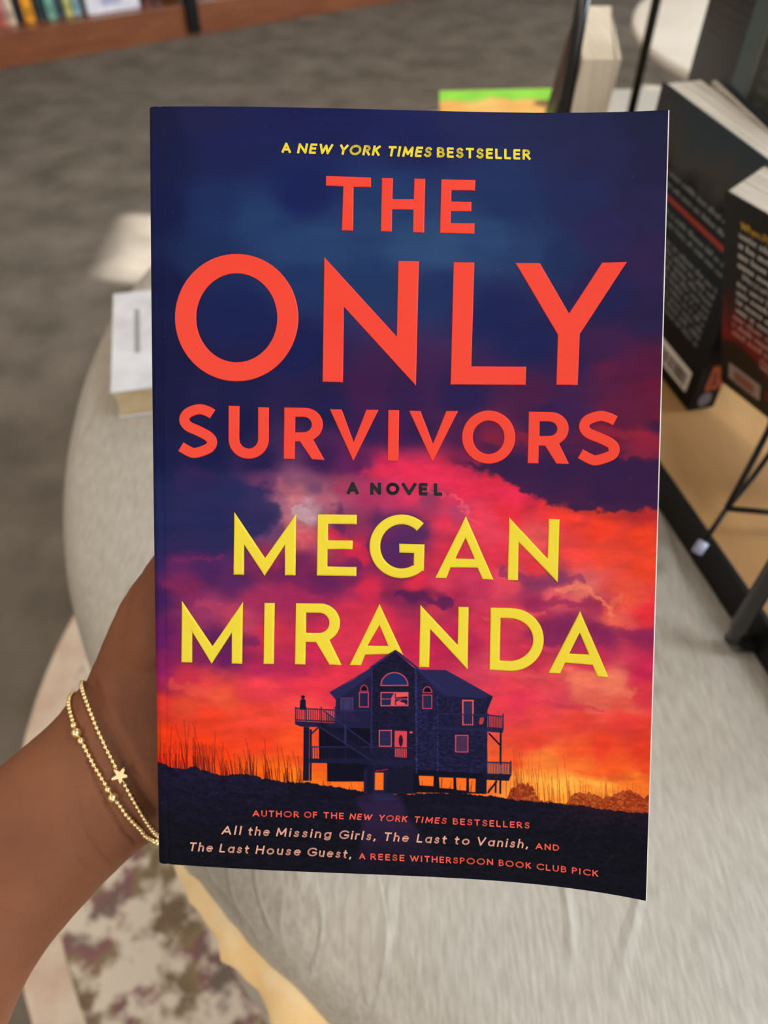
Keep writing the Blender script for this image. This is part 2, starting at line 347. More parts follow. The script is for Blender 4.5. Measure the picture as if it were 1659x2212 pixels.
# thin stand pole behind
root = empty('display_stand', (.332, 1.09, TZ))
tag(root, 'slim black metal pole stand rising from the table behind the standing paperback', 'stand')
bm = bmesh.new(); tube(bm, [(0, 0, .006), (0, 0, .5)], .0058, 14); fix(bm); bmobj('pole', bm, m_black, root, True)
vs, fs = lathe([(.001, 0), (.05, 0), (.05, .004), (.012, .008), (.001, .008)], 40); obj('base', vs, fs, m_black, root, True)

# wire easel
root = empty('wire_easel', (.2258, .349, .78))
tag(root, 'small black wire easel with pale tipped foot, holding up the black and red paperback', 'easel')
def le(v): return Vector((v[0], v[1], EYE.z - v[2])) - Vector((.2258, .349, .78))
J = (.241, .3635, .400)
def wire(name, pts, r, m=m_black):
    bm = bmesh.new(); tube(bm, [le(p) for p in pts], r, 10); fix(bm); return bmobj(name, bm, m, root, True)
wire('foot_wire', [(.2258, .349, .427), J], .0019)
wire('ledge_wire', [J, (.2688, .360, .400), (.42, .352, .400)], .0021)
wire('prop_wire', [J, (.254, .381, .380), (.2667, .399, .358), (.292, .447, .31), (.31, .48, .27)], .0022)
wire('prop_wire', [J, (.262, .384, .391), (.30, .425, .366), (.34, .46, .33)], .0019)
wire('foot_wire', [(.42, .352, .400), (.43, .338, .427)], .0019)
m_tip = mat('pale_rubber', (150, 152, 176), .35, noise=30, col2=(170, 172, 196))
wire('foot_tip', [(.2240, .3470, .4292), (.2255, .3487, .4262), (.2285, .3517, .4225)], .0040, m_tip)
m_ds = mat('shadowed', (14, 13, 14), .5)

# ------------------------------------------------------------------ generic paperback
m_pageA = mat('cream_pages', (214, 206, 194), .9, noise=420, col2=(184, 175, 163), stretch=(1, .03, .03), detail=2, rotz=13.9)
m_pageB = mat('grey_cream_pages', (206, 200, 190), .9, noise=420, col2=(180, 173, 163), stretch=(1, .03, .03), detail=2, rotz=27)
def add_bars(parent, name, O, W, H, rects, m, off):
    """flat print on a cover: rects in cover fractions (x0, x1, y0, y1)"""
    O, W, H = Vector(O), Vector(W), Vector(H); bm = bmesh.new()
    for x0, x1, y0, y1 in rects:
        bm.faces.new([bm.verts.new(O + off + W * x + H * y) for x, y in ((x0, y0), (x1, y0), (x1, y1), (x0, y1))])
    return bmobj(name, bm, m, parent)
def textlines(x0, x1, ys, lh, seed, ragged=.25):
    rr = random.Random(seed); out = []
    for y in ys:
        x = x0; xe = x1 - rr.random() * ragged * (x1 - x0) * (rr.random() < .3)
        while x < xe - .04:
            for k in range(rr.choice([2, 3, 4, 5, 6, 7, 8])):
                if x > xe: break
                l = rr.choice([.006, .011, .013, .015]); out.append((x, x + l, y, y + lh * rr.choice([.9, 1, 1, 1, 1.45]))); x += l + .005
            x += .018
    return out
def paperback(O, W, H, T, m_cover, m_pages, label, name='paperback_book', group=None, t=.0012, page_pts=None, fore='far'):
    """O near-left bottom corner; W across the cover from spine, H up, T through the thickness"""
    O, W, H, T = [Vector(q) for q in (O, W, H, T)]
    root = empty(name, O); tag(root, label, 'book', group)
    n = T.normalized(); w = W.normalized(); h = H.normalized(); Z = Vector((0, 0, 0))
    bm = bmesh.new()
    add_hex(bm, pbox(Z, W, n * t, H)); add_hex(bm, pbox(T - n * t, W, n * t, H)); add_hex(bm, pbox(-w * t, w * t, T, H)); fix(bm)
    bmobj('cover', bm, m_cover, root)
    bm = bmesh.new(); add_hex(bm, pbox(n * t + h * .001, W - w * .001, T - n * 2 * t, H - h * .002)); fix(bm)
    bmobj('pages', bm, m_pages, root)
    return root, -n * .0003

# book A : dark teal back cover, barcode, fanned pages
m_covA = bpy.data.materials.new('dark_teal_cover'); m_covA.use_nodes = True
nt = m_covA.node_tree; b = nt.nodes['Principled BSDF']; b.inputs['Specular IOR Level'].default_value = .15; b.inputs['Roughness'].default_value = .5
tc = nt.nodes.new('ShaderNodeTexCoord'); sp = nt.nodes.new('ShaderNodeSeparateXYZ'); nt.links.new(tc.outputs['Object'], sp.inputs[0])
nn = nt.nodes.new('ShaderNodeTexNoise'); nn.inputs['Scale'].default_value = 16; nt.links.new(tc.outputs['Object'], nn.inputs['Vector'])
ma = nt.nodes.new('ShaderNodeMath'); ma.operation = 'MULTIPLY_ADD'; ma.inputs[1].default_value = .10; nt.links.new(nn.outputs['Fac'], ma.inputs[0]); nt.links.new(sp.outputs[2], ma.inputs[2])
rr_ = rampnode(nt, ma.outputs[0], [(.06, rgba(12, 11, 13)), (.12, rgba(16, 18, 22)), (.17, rgba(24, 34, 40)), (.20, rgba(20, 22, 26)), (.225, rgba(66, 62, 60)), (.25, rgba(52, 62, 68))])
nt.links.new(rr_.outputs[0], b.inputs['Base Color'])
AO = Vector((.2587, .504, .7805)); AW = Vector((-.0386, .1552, 0)); AH = Vector((0, 0, .206)); AT = Vector((.0233, .0058, 0))
root = empty('paperback_book', AO)
tag(root, 'thick dark teal paperback with barcode and fanned pages, standing spine out on the oak board', 'book')
Z = Vector((0, 0, 0)); n = AT.normalized(); tt = n * .0012
bm = bmesh.new(); FAN = n * .042
add_hex(bm, pbox(Z, AW, tt, AH)); add_hex(bm, pbox(-AW.normalized() * .0015, AW.normalized() * .0015, AT, AH))
add_hex(bm, [AT - tt, AT - tt + AW * .97 + n * .028, AT + AW * .97 + n * .028, AT, AT - tt + AH, AT - tt + AW * .97 + n * .028 + AH, AT + AW * .97 + n * .028 + AH, AT + AH]); fix(bm)
bmobj('cover', bm, m_covA, root)
bm = bmesh.new(); e1 = AW * .99; up = Vector((0, 0, .0015))
add_hex(bm, [tt + up, tt + e1 + up, tt + e1 + n * .030 + up, AT - tt + up, tt + AH - up, tt + e1 + AH - up, tt + e1 + n * .032 + AH - up, AT - tt + AH - up]); fix(bm)
bmobj('pages', bm, m_pageA, root)
bm = bmesh.new(); q0 = AT - tt * 2; q1 = AT + AW * .97 + n * .017
add_hex(bm, [q0 + up, q1 + up, q1 + n * .0035 + up, q0 + tt * .8 + up, q0 + AH - up, q1 + AH - up, q1 + n * .0035 + AH - up, q0 + tt * .8 + AH - up]); fix(bm)
bmobj('loose_pages', bm, m_pageA, root)
o_ = -n * .0003
add_bars(root, 'grey_blurb', Z, AW, AH, textlines(.10, .93, [.73, .69, .6, .565, .50, .47, .44, .41, .38, .35, .32, .29, .26], .013, 3), cm((112, 112, 112), .6), o_)
add_bars(root, 'red_line', Z, AW, AH, [(.12, .78, .645, .665)], cm((140, 34, 18), .6), o_)
add_bars(root, 'barcode_label', Z, AW, AH, [(.06, .6, .055, .155)], cm((206, 198, 190), .5), o_)
bars = []; x = .09
while x < .55:
    wd = random.choice([.006, .01, .016]); bars.append((x, x + wd, .07, .13)); x += wd + random.choice([.006, .01])
add_bars(root, 'barcode', Z, AW, AH, bars, cm((50, 44, 42), .5), o_ * 2)
bars = []
bm = bmesh.new(); c0 = -AW.normalized() * .0018
def spq(x0, x1, y0, y1): bm.faces.new([bm.verts.new(c0 + AT * x + AH * y) for x, y in ((x0, y0), (x1, y0), (x1, y1), (x0, y1))])
spq(.35, .98, .10, .22); bmobj('spine_flame', bm, mat('flame_orange', (28, 14, 12), .5, noise=130, col2=(196, 76, 20)), root)
bm = bmesh.new(); cc = c0 * 1.1 + AT * .5 + AH * .052
bm.faces.new([bm.verts.new(cc + AT.normalized() * .006 * math.cos(t) + Vector((0, 0, .0075)) * math.sin(t)) for t in np.linspace(0, 2 * math.pi, 24, endpoint=False)])
bmobj('spine_badge', bm, cm((92, 88, 96), .4), root)

# book B : black and red back cover, held by the easel
BO = Vector((.272, .492, .82)); BH = Vector((-.063, -.032, .172)); BW = Vector((.45, -.89, 0)).normalized() * .125
BW = (BW - BH * (BW.dot(BH) / BH.dot(BH))).normalized() * .125
BT = BW.cross(BH).normalized()
if BT.x < 0: BT = -BT
BT = BT * .030
m_covB = bpy.data.materials.new('black_red_cover'); m_covB.use_nodes = True
nt = m_covB.node_tree; b = nt.nodes['Principled BSDF']; b.inputs['Specular IOR Level'].default_value = .2; b.inputs['Roughness'].default_value = .42
tc = nt.nodes.new('ShaderNodeTexCoord'); sp = nt.nodes.new('ShaderNodeSeparateXYZ'); nt.links.new(tc.outputs['Object'], sp.inputs[0])
nn = nt.nodes.new('ShaderNodeTexNoise'); nn.inputs['Scale'].default_value = 26; nt.links.new(tc.outputs['Object'], nn.inputs['Vector'])
ma = nt.nodes.new('ShaderNodeMath'); ma.operation = 'MULTIPLY_ADD'; ma.inputs[1].default_value = .045; nt.links.new(nn.outputs['Fac'], ma.inputs[0]); nt.links.new(sp.outputs[2], ma.inputs[2])
rr_ = rampnode(nt, ma.outputs[0], [(.058, rgba(24, 20, 19)), (.066, rgba(40, 16, 14)), (.074, rgba(120, 18, 18)), (.092, rgba(110, 18, 18)), (.115, rgba(40, 14, 14)), (.135, rgba(14, 12, 13))])
nt.links.new(rr_.outputs[0], b.inputs['Base Color'])
PHONY = paperback(BO, BW, BH, BT, m_covB, m_pageB, 'black and red paperback with yellow headline and white blurb, tilted on the wire easel')
root, off = PHONY
add_bars(root, 'white_blurb', Z, BW, BH, textlines(.10, .95, [.845, .80, .755, .71, .62, .575, .53, .485], .020, 5) + textlines(.66, .95, [.665], .02, 15), cm((176, 170, 166), .6), off)
add_bars(root, 'pink_blurb', Z, BW, BH, textlines(.08, .95, [.44, .395, .35], .022, 6) + textlines(.3, .95, [.305, .27], .02, 7), cm((176, 120, 112), .6), off)
add_bars(root, 'price_label', Z, BW, BH, [(.06, .32, .07, .17)], cm((150, 132, 124), .6), off)
add_bars(root, 'label_print', Z, BW, BH, [(.11, .27, .085, .145)], cm((132, 78, 62), .6), off * 2)
add_bars(root, 'small_red_print', Z, BW, BH, textlines(.36, .95, [.14, .115], .02, 8), cm((130, 30, 26), .6), off)

# C, C2, D : tall dark books at the right edge
WN = Vector((.24, -.971, 0)); WT = Vector((.971, .24, 0))
def standing(O, wd, h, th, cov, label, lean=0):
    return paperback(O, WN * wd, Vector((lean, 0, h)), WT * th, cov, m_pageA, label)
m_charc = mat('charcoal_cover', (34, 30, 29), .5, noise=12, col2=(48, 43, 41))
root, off = standing((.302, .83, .7805), .125, .252, .03, m_charc, 'tall charcoal book with grey blurb, farthest back of the dark books on the board')
add_bars(root, 'grey_blurb', Z, WN * .125, Vector((0, 0, .252)), textlines(.08, .9, [.95, .92, .89, .86, .83, .8, .77], .010, 9), cm((72, 67, 65), .6), off)
root, off = standing((.292, .70, .7805), .10, .275, .022, cm((46, 40, 46), .45), 'tall plum black book with teal stripe, between the charcoal and grey green books')
add_bars(root, 'teal_stripe', Z, WN * .10, Vector((0, 0, .275)), [(.0, .22, 0, 1)], cm((82, 96, 96), .5), off)
root, off = standing((.2795, .636, .7805), .10, .275, .022, cm((60, 64, 60), .55), 'tall grey green book with rows of print, nearest of the tall books at right')
add_bars(root, 'dark_print', Z, WN * .10, Vector((0, 0, .275)), textlines(.12, .97, [.05 + .034 * k for k in range(28)], .016, 10), cm((88, 92, 86), .6), off)
add_bars(root, 'pale_edge', Z, WN * .10, Vector((0, 0, .275)), [(0, .012, 0, 1)], cm((150, 148, 144), .6), off)

# E : cream paged book standing open between the posts
EO = Vector((.187, .80, .7805)); EW = Vector((.0365, .001, 0)); EDp = Vector((.022, .165, 0)); EH = Vector((0, 0, .177))
root = empty('paperback_book', EO)
tag(root, 'paperback standing with cream pages forward and dark splayed cover, behind the black post', 'book')
m_pageE = mat('warm_pages', (226, 212, 190), .9, noise=260, col2=(204, 188, 166), stretch=(1, .04, .04), detail=2, ramp=(.3, .75))
bm = bmesh.new()
add_hex(bm, [Vector((-.012, 0, 0)), EW + Vector((-.012, 0, 0)), EW + EDp, EDp, EH, EW + EH, EW + EDp + EH, EDp + EH]); fix(bm)
bmobj('pages', bm, m_pageE, root)
bm = bmesh.new(); k = Vector((-.0012, 0, 0))
add_hex(bm, [Vector((-.052, -.004, 0)), Vector((-.0505, -.004, 0)), EDp + k * .1, EDp + k, Vector((-.008, -.004, .177)), Vector((-.0068, -.004, .177)), EDp + EH + k * .1, EDp + EH + k]); fix(bm)
bmobj('front_cover', bm, mat('brown_black_cover', (50, 40, 36), .3, noise=30, col2=(78, 66, 60)), root)
bm = bmesh.new(); add_hex(bm, pbox(EW + Vector((-.006, 0, 0)), EDp + Vector((.006, 0, 0)), (.0012, 0, 0), EH)); fix(bm)
bmobj('back_cover', bm, cm((196, 184, 168), .5), root)
bm = bmesh.new(); add_hex(bm, [Vector((-.040, 0, .001)), Vector((-.037, 0, .001)), EDp + Vector((.001, 0, 0)), EDp, Vector((-.006, 0, .174)), Vector((-.0045, 0, .174)), EDp + EH + Vector((.001, 0, -.002)), EDp + EH + Vector((0, 0, -.002))]); fix(bm)
bmobj('loose_pages', bm, m_pageE, root)

# flat picture book with green band at the table's far edge
root = empty('picture_book', (.078, 1.06, TZ)); tag(root, 'orange picture book with bright green band, flat at the far edge of the table', 'book')
bm = bmesh.new(); add_hex(bm, pbox((0, 0, 0), (.20, .012, 0), (.006, .195, 0), (0, 0, .003))); add_hex(bm, pbox((0, 0, .017), (.20, .012, 0), (.006, .195, 0), (0, 0, .003))); fix(bm); bmobj('cover', bm, mat('orange_cover', (238, 168, 64), .4, noise=16, col2=(248, 204, 110)), root)
bm = bmesh.new(); add_hex(bm, pbox((.003, .003, .003), (.194, .011, 0), (.0057, .189, 0), (0, 0, .014))); fix(bm); bmobj('pages', bm, m_paper, root)
vs = []; fs = []
for i in range(25):
    x = .2 * i / 24; y0 = .152 + .004 * math.sin(i * .9) + (.01 if 8 < i < 13 else 0)
    vs += [(x + .004, y0 + x * .06, .0204), (x + .006, .193 + x * .06, .0204)]
for i in range(24): fs.append((2 * i, 2 * i + 2, 2 * i + 3, 2 * i + 1))
obj('green_band', vs, fs, cm((132, 214, 40), .4), root)
bm = bmesh.new(); bmesh.ops.create_circle(bm, cap_ends=True, segments=20, radius=.016, matrix=Matrix.Translation((.165, .145, .0203)) @ Matrix.Diagonal((1.4, .8, 1, 1))); bmobj('dark_motif', bm, cm((116, 88, 36), .5), root)

# white backed paperback lying left
WO = Vector((-.2385, .5264, TZ)); wy = Vector((-.034, .154, 0)); wx = Vector((.2, .044, 0))
root = empty('paperback_book', WO)
tag(root, 'white paperback with grey print lying flat on the cloth left of the novel', 'book')
bm = bmesh.new()
add_hex(bm, pbox(Z, wx, wy, (0, 0, .0012))); add_hex(bm, pbox(Vector((0, 0, .029)), wx, wy, (0, 0, .0012))); add_hex(bm, pbox(wy, wx, wy.normalized() * .0012, (0, 0, .0302))); fix(bm)
bmobj('cover', bm, cm((212, 214, 222), .35), root)
bm = bmesh.new(); add_hex(bm, pbox(wx * .01 + wy * .01 + Vector((0, 0, .0012)), wx * .98, wy * .98, (0, 0, .0278))); fix(bm)
bmobj('pages', bm, mat('tan_pages', (206, 184, 148), .9, noise=200, col2=(188, 166, 130), stretch=(.05, 1, 1)), root)
add_bars(root, 'grey_print', Vector((0, 0, .0303)), wy, wx, [(.34, .80, .10, .125), (.22, .97, .19, .21), (.22, .97, .235, .25), (.22, .9, .29, .305), (.3, .9, .4, .42), (.22, .97, .5, .52)], cm((150, 150, 152), .5), Z)

# ------------------------------------------------------------------ the held novel
sP, cP = math.sin(PITCH), math.cos(PITCH)
VIEW = Matrix(((1, 0, 0, EYE.x), (0, sP, -cP, EYE.y), (0, cP, sP, EYE.z), (0, 0, 0, 1)))
BR = Matrix(((.9928382, .01288756, -.1187695, .003770105), (-.02292546, .9962406, -.08354132, .001535387), (.1172463, .08566586, .9894012, -.2092632), (0, 0, 0, 1)))
NOVEL = VIEW @ BR
BWD, BHT, BTH = .1397, .21413, .0235
def prof_z(u, v):
    z = (-.01843774 * (1 - v) - .01882822 * v) * u ** 2 + (.01776818 * (1 - v) + .01340775 * v) * u ** 4 - .008910229 * u * v + .002790087 * v * (1 - v) - .0005339472 * u * v * (1 - v)
    r = .0022; x = np.clip(u * BWD, 0, r)
    z = z - (r - np.sqrt(np.maximum(0, r * r - (r - x) ** 2)))
    return z - .00022 * np.exp(-((u - .0245) / .004) ** 2)
def cover_pt(u, v, off=0.0):
    u = np.asarray(u, float); v = np.asarray(v, float)
    return np.stack([(u - .5) * BWD, (v - .5) * BHT, prof_z(u, v) + off], -1)
# printed sheet layout: polynomial between cover fractions (u, v) and layout units (a, b)
CA = [-0.0293718, 0.0249577, 0.00164956, -2.1276e-05, -5.4847e-06, -1.25639e-07, 3.10517e-09, 0.971881, 0.0347032, -0.00214323, -0.000185367, 1.75415e-06, 5.74676e-07, 0.000962936, -0.0112613, -0.000633729, 5.15823e-05, 5.54084e-06, -0.000322541, -0.00244335, -0.000133355, 2.07996e-05, 0.0159018, -0.00151347, -0.000108798, 0.00506845, -0.000943132, 0.000462528]
CB = [0.000804776, -0.962854, -0.030876, 0.00182551, 0.000148331, -8.8181e-07, -4.09392e-07, 0.00861589, -0.00418408, 0.0124552, 0.000534982, -5.83938e-05, -4.77473e-06, 0.000850958, -0.0056928, 0.00350656, 9.60066e-05, -2.39167e-05, 0.00245817, -0.0174711, 0.00187849, 7.94966e-05, 0.00072511, -0.00526237, 0.00102682, 0.000262963, -0.000615617, 0.000124827]
CU = [0.515095, 0.0139046, 8.34942e-05, 3.32036e-05, -3.12018e-07, -1.3095e-06, 7.39295e-08, 0.514393, 0.0185993, 0.00189105, 0.000152418, 2.135e-05, 1.93707e-06, -0.000695452, -0.00731732, -0.00120166, -0.00021553, -2.501e-05, -0.0016857, -0.00331584, -0.000100578, 1.1473e-05, -0.00991597, -0.00221139, -0.000191694, -0.00147562, 0.000371934, 0.000536684]
CV = [0.500553, -0.519102, -0.0169976, -0.00194998, -0.000152632, -1.96269e-05, -1.50178e-06, 0.00453565, 0.00299919, 0.00820922, 0.00119806, 0.000208338, 2.24223e-05, 0.000552903, 0.00482838, 0.00376203, 0.000126004, -6.66712e-06, 0.00181098, 0.0110053, 0.0022259, 0.000160912, 0.000277859, 0.00125345, -0.000536719, -0.000359136, -0.000799541, -0.00010022]
def poly(c, x, y, n=7):
    s = 0; k = 0
    for i in range(n):
        for j in range(n - i): s = s + c[k] * x ** i * y ** j; k += 1
    return s
def sheet_uv(a, b):
    x = (np.asarray(a, float) - 880) / 560; y = (np.asarray(b, float) - 1090) / 860
    return poly(CU, x, y), poly(CV, x, y)
def uv_sheet(u, v): return poly(CA, u * 2 - 1, v * 2 - 1) * 560 + 880, poly(CB, u * 2 - 1, v * 2 - 1) * 860 + 1090

novel = empty('novel', M=NOVEL)
tag(novel, 'paperback novel with sunset beach house cover and big red title, held up in front', 'book')

# --- printed art, one colour per point of a fine grid
def seg_dist(A, B, x0, y0, x1, y1):
    dx, dy = x1 - x0, y1 - y0; L = dx * dx + dy * dy + 1e-9
    t = np.clip(((A - x0) * dx + (B - y0) * dy) / L, 0, 1)
    return np.hypot(A - x0 - t * dx, B - y0 - t * dy)
def poly_mask(A, B, pts, soft=.8):
    ins = np.zeros(A.shape, bool); d = np.full(A.shape, 1e9); n = len(pts)
    for i in range(n):
        x0, y0 = pts[i]; x1, y1 = pts[(i + 1) % n]
        d = np.minimum(d, seg_dist(A, B, x0, y0, x1, y1))
        c = ((y0 > B) != (y1 > B)) & (A < (x1 - x0) * (B - y0) / ((y1 - y0) if y1 != y0 else 1e-9) + x0); ins ^= c
    return np.clip(np.where(ins, d, -d) / (2 * soft) + .5, 0, 1)
NU, NV = 860, 1290
ug, vg = np.meshgrid(np.linspace(0, 1, NU), np.linspace(1, 0, NV))      # rows from the top
GA, GB = uv_sheet(ug, vg)
CP = """320 240 26 27 56;450 240 33 33 70;700 250 30 31 75;1000 260 36 38 78;1200 250 36 38 70;1420 260 33 33 58
340 330 24 28 62;500 320 30 34 78;900 300 31 34 78;1300 330 38 37 72;1420 350 36 33 62
340 450 22 26 66;470 450 30 46 88;560 470 36 58 98;650 420 27 34 82;700 530 40 64 104;640 540 38 62 102;850 440 34 56 98;880 530 44 70 108;950 540 46 72 110;800 500 38 60 100;1050 520 42 66 104;1100 430 33 48 88;1200 550 34 45 84;1250 430 35 40 80;1400 450 40 36 70;1150 540 40 58 98
340 620 20 24 62;450 560 28 44 84;510 680 24 32 76;650 600 32 50 92;800 600 34 54 94;950 620 33 48 90;1080 680 30 36 80;1150 740 30 34 78;1300 500 42 36 78;1400 560 48 34 72;1400 680 42 32 68;1310 640 36 34 76
340 780 20 22 58;510 830 28 26 66;640 760 26 30 74;680 860 36 28 68;800 850 60 26 68;860 860 50 28 70;1000 860 42 30 74;1150 860 72 28 68;1300 770 56 30 70;1310 790 85 26 62;1400 800 80 24 58;1420 830 95 22 52;1240 780 44 32 74
340 900 22 22 60;500 920 26 24 66;700 880 32 28 70;800 930 52 28 76;860 940 64 28 76;900 930 50 28 72;1000 940 70 28 70;1060 945 115 30 62;1060 960 75 28 70;1180 900 46 30 74;1230 900 60 30 74;1340 910 90 26 60;1420 900 100 24 54;1300 940 110 26 58;1400 945 140 30 55;1390 980 125 30 62;1280 960 80 26 66;1420 920 60 28 62
340 990 20 24 64;450 990 24 26 68;560 1000 38 28 72;700 990 58 26 74;760 1000 88 28 80;840 1010 190 34 80;880 1020 215 42 85;960 1020 205 40 78;1020 1010 130 32 70;1000 1000 110 30 72;1100 1000 56 28 72;1200 1010 50 28 70;1400 1010 58 26 64;1320 1010 52 28 68
340 1050 22 30 72;420 1040 50 30 80;500 1060 42 42 88;570 1050 95 50 95;600 1060 140 80 110;640 1080 190 110 120;660 1095 180 140 155;700 1080 170 95 115;680 1060 120 70 105;740 1060 160 60 95;800 1060 165 50 95;850 1045 195 50 95;900 1060 205 48 85;960 1080 190 50 85;1000 1050 215 42 75;1060 1040 220 40 65;1120 1060 205 36 62;1160 1070 140 32 62;1120 1030 100 30 66;1200 1060 75 28 66;1300 1070 62 28 66;1400 1080 70 26 60
340 1130 22 36 80;450 1120 32 38 86;480 1180 60 38 92;560 1130 75 50 100;600 1150 105 60 105;640 1140 190 105 115;665 1120 190 150 165;690 1120 120 80 115;650 1160 200 80 95;690 1150 170 70 95;720 1130 95 45 95;760 1180 190 40 75;740 1140 130 40 85;830 1150 100 35 90;870 1180 70 40 95;860 1220 90 35 90;900 1150 80 38 92;930 1080 140 50 90;980 1110 170 60 100;960 1130 215 50 80;1040 1120 225 60 85;1100 1110 225 45 65;1180 1090 225 50 55;1220 1110 225 58 45;1240 1080 150 36 50;1300 1110 195 50 40;1400 1105 175 40 42;1300 1140 228 58 38;1400 1150 228 62 36
340 1200 45 34 84;380 1210 90 32 90;450 1230 70 32 88;500 1250 85 34 90;580 1210 150 40 85;640 1220 110 34 85;700 1260 95 30 85;640 1270 150 36 85;760 1240 110 32 88;800 1270 205 40 75;900 1260 215 42 72;960 1200 205 45 75;960 1270 205 55 85;1050 1150 215 60 85;1080 1200 215 50 75;1150 1160 225 80 85;1160 1220 225 55 65;1100 1260 215 70 90;1160 1265 130 50 90;1200 1250 130 55 95;1260 1250 210 90 95;1300 1200 228 68 48;1400 1230 226 64 40;1250 1200 226 65 60
340 1290 60 26 84;400 1270 120 34 86;450 1310 140 50 95;520 1340 175 60 90;480 1380 90 30 85;560 1300 150 40 85;600 1380 190 45 75;680 1300 150 36 85;760 1330 200 45 75;700 1400 195 36 80;820 1340 215 45 75;860 1290 130 34 80;900 1290 95 30 78;950 1300 110 32 78;940 1310 190 50 75;980 1290 165 36 80;1040 1270 190 50 90;1150 1300 160 45 90;1200 1280 225 90 100;1260 1270 220 110 100;1290 1310 150 45 80;1320 1300 210 70 70;1350 1290 228 80 60;1410 1320 215 45 55;1330 1340 220 90 75
340 1380 95 24 95;420 1400 120 30 88;480 1420 100 26 90;560 1440 165 36 85;640 1440 175 36 85;740 1390 205 50 75;900 1400 200 36 80;960 1380 185 34 80;1000 1390 170 34 80;1050 1360 200 50 80;1120 1330 210 60 75;1180 1370 130 34 85;1230 1360 120 34 88;1300 1370 130 34 85;1400 1380 150 34 80;1140 1420 190 45 75;1280 1420 185 40 80;1400 1450 195 36 80
340 1450 130 26 95;340 1480 150 32 80;400 1470 190 45 70;450 1480 215 65 65;560 1490 225 60 75;660 1480 222 52 72;760 1470 222 50 75;1050 1440 205 60 90;1110 1460 225 65 80;1180 1470 220 70 80;1250 1480 225 110 90;1320 1470 230 120 95;1280 1510 228 100 85;1200 1500 215 65 85;1120 1510 215 50 80;1400 1500 215 55 70;1360 1520 225 90 75
345 1520 205 50 40;400 1520 215 70 45;480 1510 220 75 50;450 1550 225 60 35;560 1550 228 65 50;660 1530 228 70 65;720 1500 222 50 75;1080 1540 222 60 75;1160 1540 222 65 70;1250 1560 225 65 55;1350 1560 225 60 55;1400 1580 225 60 45
345 1590 232 55 20;450 1610 232 60 22;560 1600 230 62 32;640 1600 232 75 35;1150 1600 226 66 50;1300 1620 222 60 38;1400 1620 222 58 35
350 1650 232 50 10;450 1660 236 70 15;560 1670 240 95 18;640 1680 245 120 20;650 1640 235 80 30;1100 1650 230 80 40;1180 1640 238 120 50;1250 1650 240 110 45;1330 1655 235 85 35;1400 1660 225 70 32;1250 1630 230 80 40
1120 1680 245 150 55;1180 1690 250 165 60;1220 1700 252 180 70;1300 1690 250 165 60;1300 1670 235 90 35;1380 1690 242 120 40;1220 1730 250 150 45;800 1720 245 110 30;1000 1720 245 110 30"""
cps = np.array([[float(x) for x in p.split()] for ln in CP.split('\n') for p in ln.split(';')])
ca_, cb_ = np.meshgrid(np.arange(290, 1480, 5.0), np.arange(200, 1980, 5.0)); acc = np.zeros(ca_.shape + (3,)); wsum = np.zeros(ca_.shape)
for x, y, r, g, b_ in cps:
    w_ = 1 / (((ca_ - x) / 1.25) ** 2 + (cb_ - y) ** 2 + 110) ** 2
    acc += w_[..., None] * np.array([r, g, b_]); wsum += w_
coarse = acc / wsum[..., None]
def samp(a, b):
    x = np.clip((a - 290) / 5, 0, coarse.shape[1] - 1.01); y = np.clip((b - 200) / 5, 0, coarse.shape[0] - 1.01)
    xi = x.astype(int); yi = y.astype(int); fx = (x - xi)[..., None]; fy = (y - yi)[..., None]
    return (coarse[yi, xi] * (1 - fx) + coarse[yi, xi + 1] * fx) * (1 - fy) + (coarse[yi + 1, xi] * (1 - fx) + coarse[yi + 1, xi + 1] * fx) * fy
cl_amt = np.clip((GB - 900) / 150, .25, 1)
wa = fbm(GA / 60, GB / 34, 5); wb = fbm(GA / 55 + 50, GB / 30 + 20, 5)
ART = samp(GA + wa * 22 * cl_amt, GB + wb * 13 * cl_amt)
wc = fbm(GA / 26 + 3, GB / 20 + 8, 5); wd_ = fbm(GA / 24 + 70, GB / 18 + 31, 5); WA_ = GA + wc * 26; WB_ = GB + wd_ * 16
def puff(pts, wd, col, alpha, soft=None):
    soft = soft or wd * .55; d = np.full(GA.shape, 1e9)
    for (x0, y0), (x1, y1) in zip(pts[:-1], pts[1:]): d = np.minimum(d, seg_dist(WA_, WB_, x0, y0, x1, y1))
    t_ = np.clip((wd / 2 + soft / 2 - d) / soft, 0, 1); m_ = (t_ * t_ * (3 - 2 * t_) * alpha)[..., None]; ART[:] = ART * (1 - m_) + np.array(col, float) * m_
def mass(pts, col, alpha, soft):
    m_ = (poly_mask(WA_, WB_, pts, soft) * alpha)[..., None]; ART[:] = ART * (1 - m_) + np.array(col, float) * m_
mass([(1000, 1000), (1050, 1024), (1100, 1045), (1150, 1068), (1185, 1086), (1230, 1098), (1300, 1108), (1360, 1104), (1470, 1094), (1470, 985), (1330, 992), (1200, 985), (1100, 985)], (52, 28, 68), .9, 5)
mass([(300, 1036), (470, 1032), (560, 1048), (590, 1085), (606, 1120), (585, 1152), (540, 1166), (470, 1192), (300, 1196)], (36, 37, 82), .75, 9)
mass([(760, 1024), (830, 1008), (900, 1002), (965, 1004), (1040, 1026), (1110, 1052), (1170, 1082), (1120, 1100), (1000, 1060), (860, 1034)], (216, 42, 78), .65, 6)
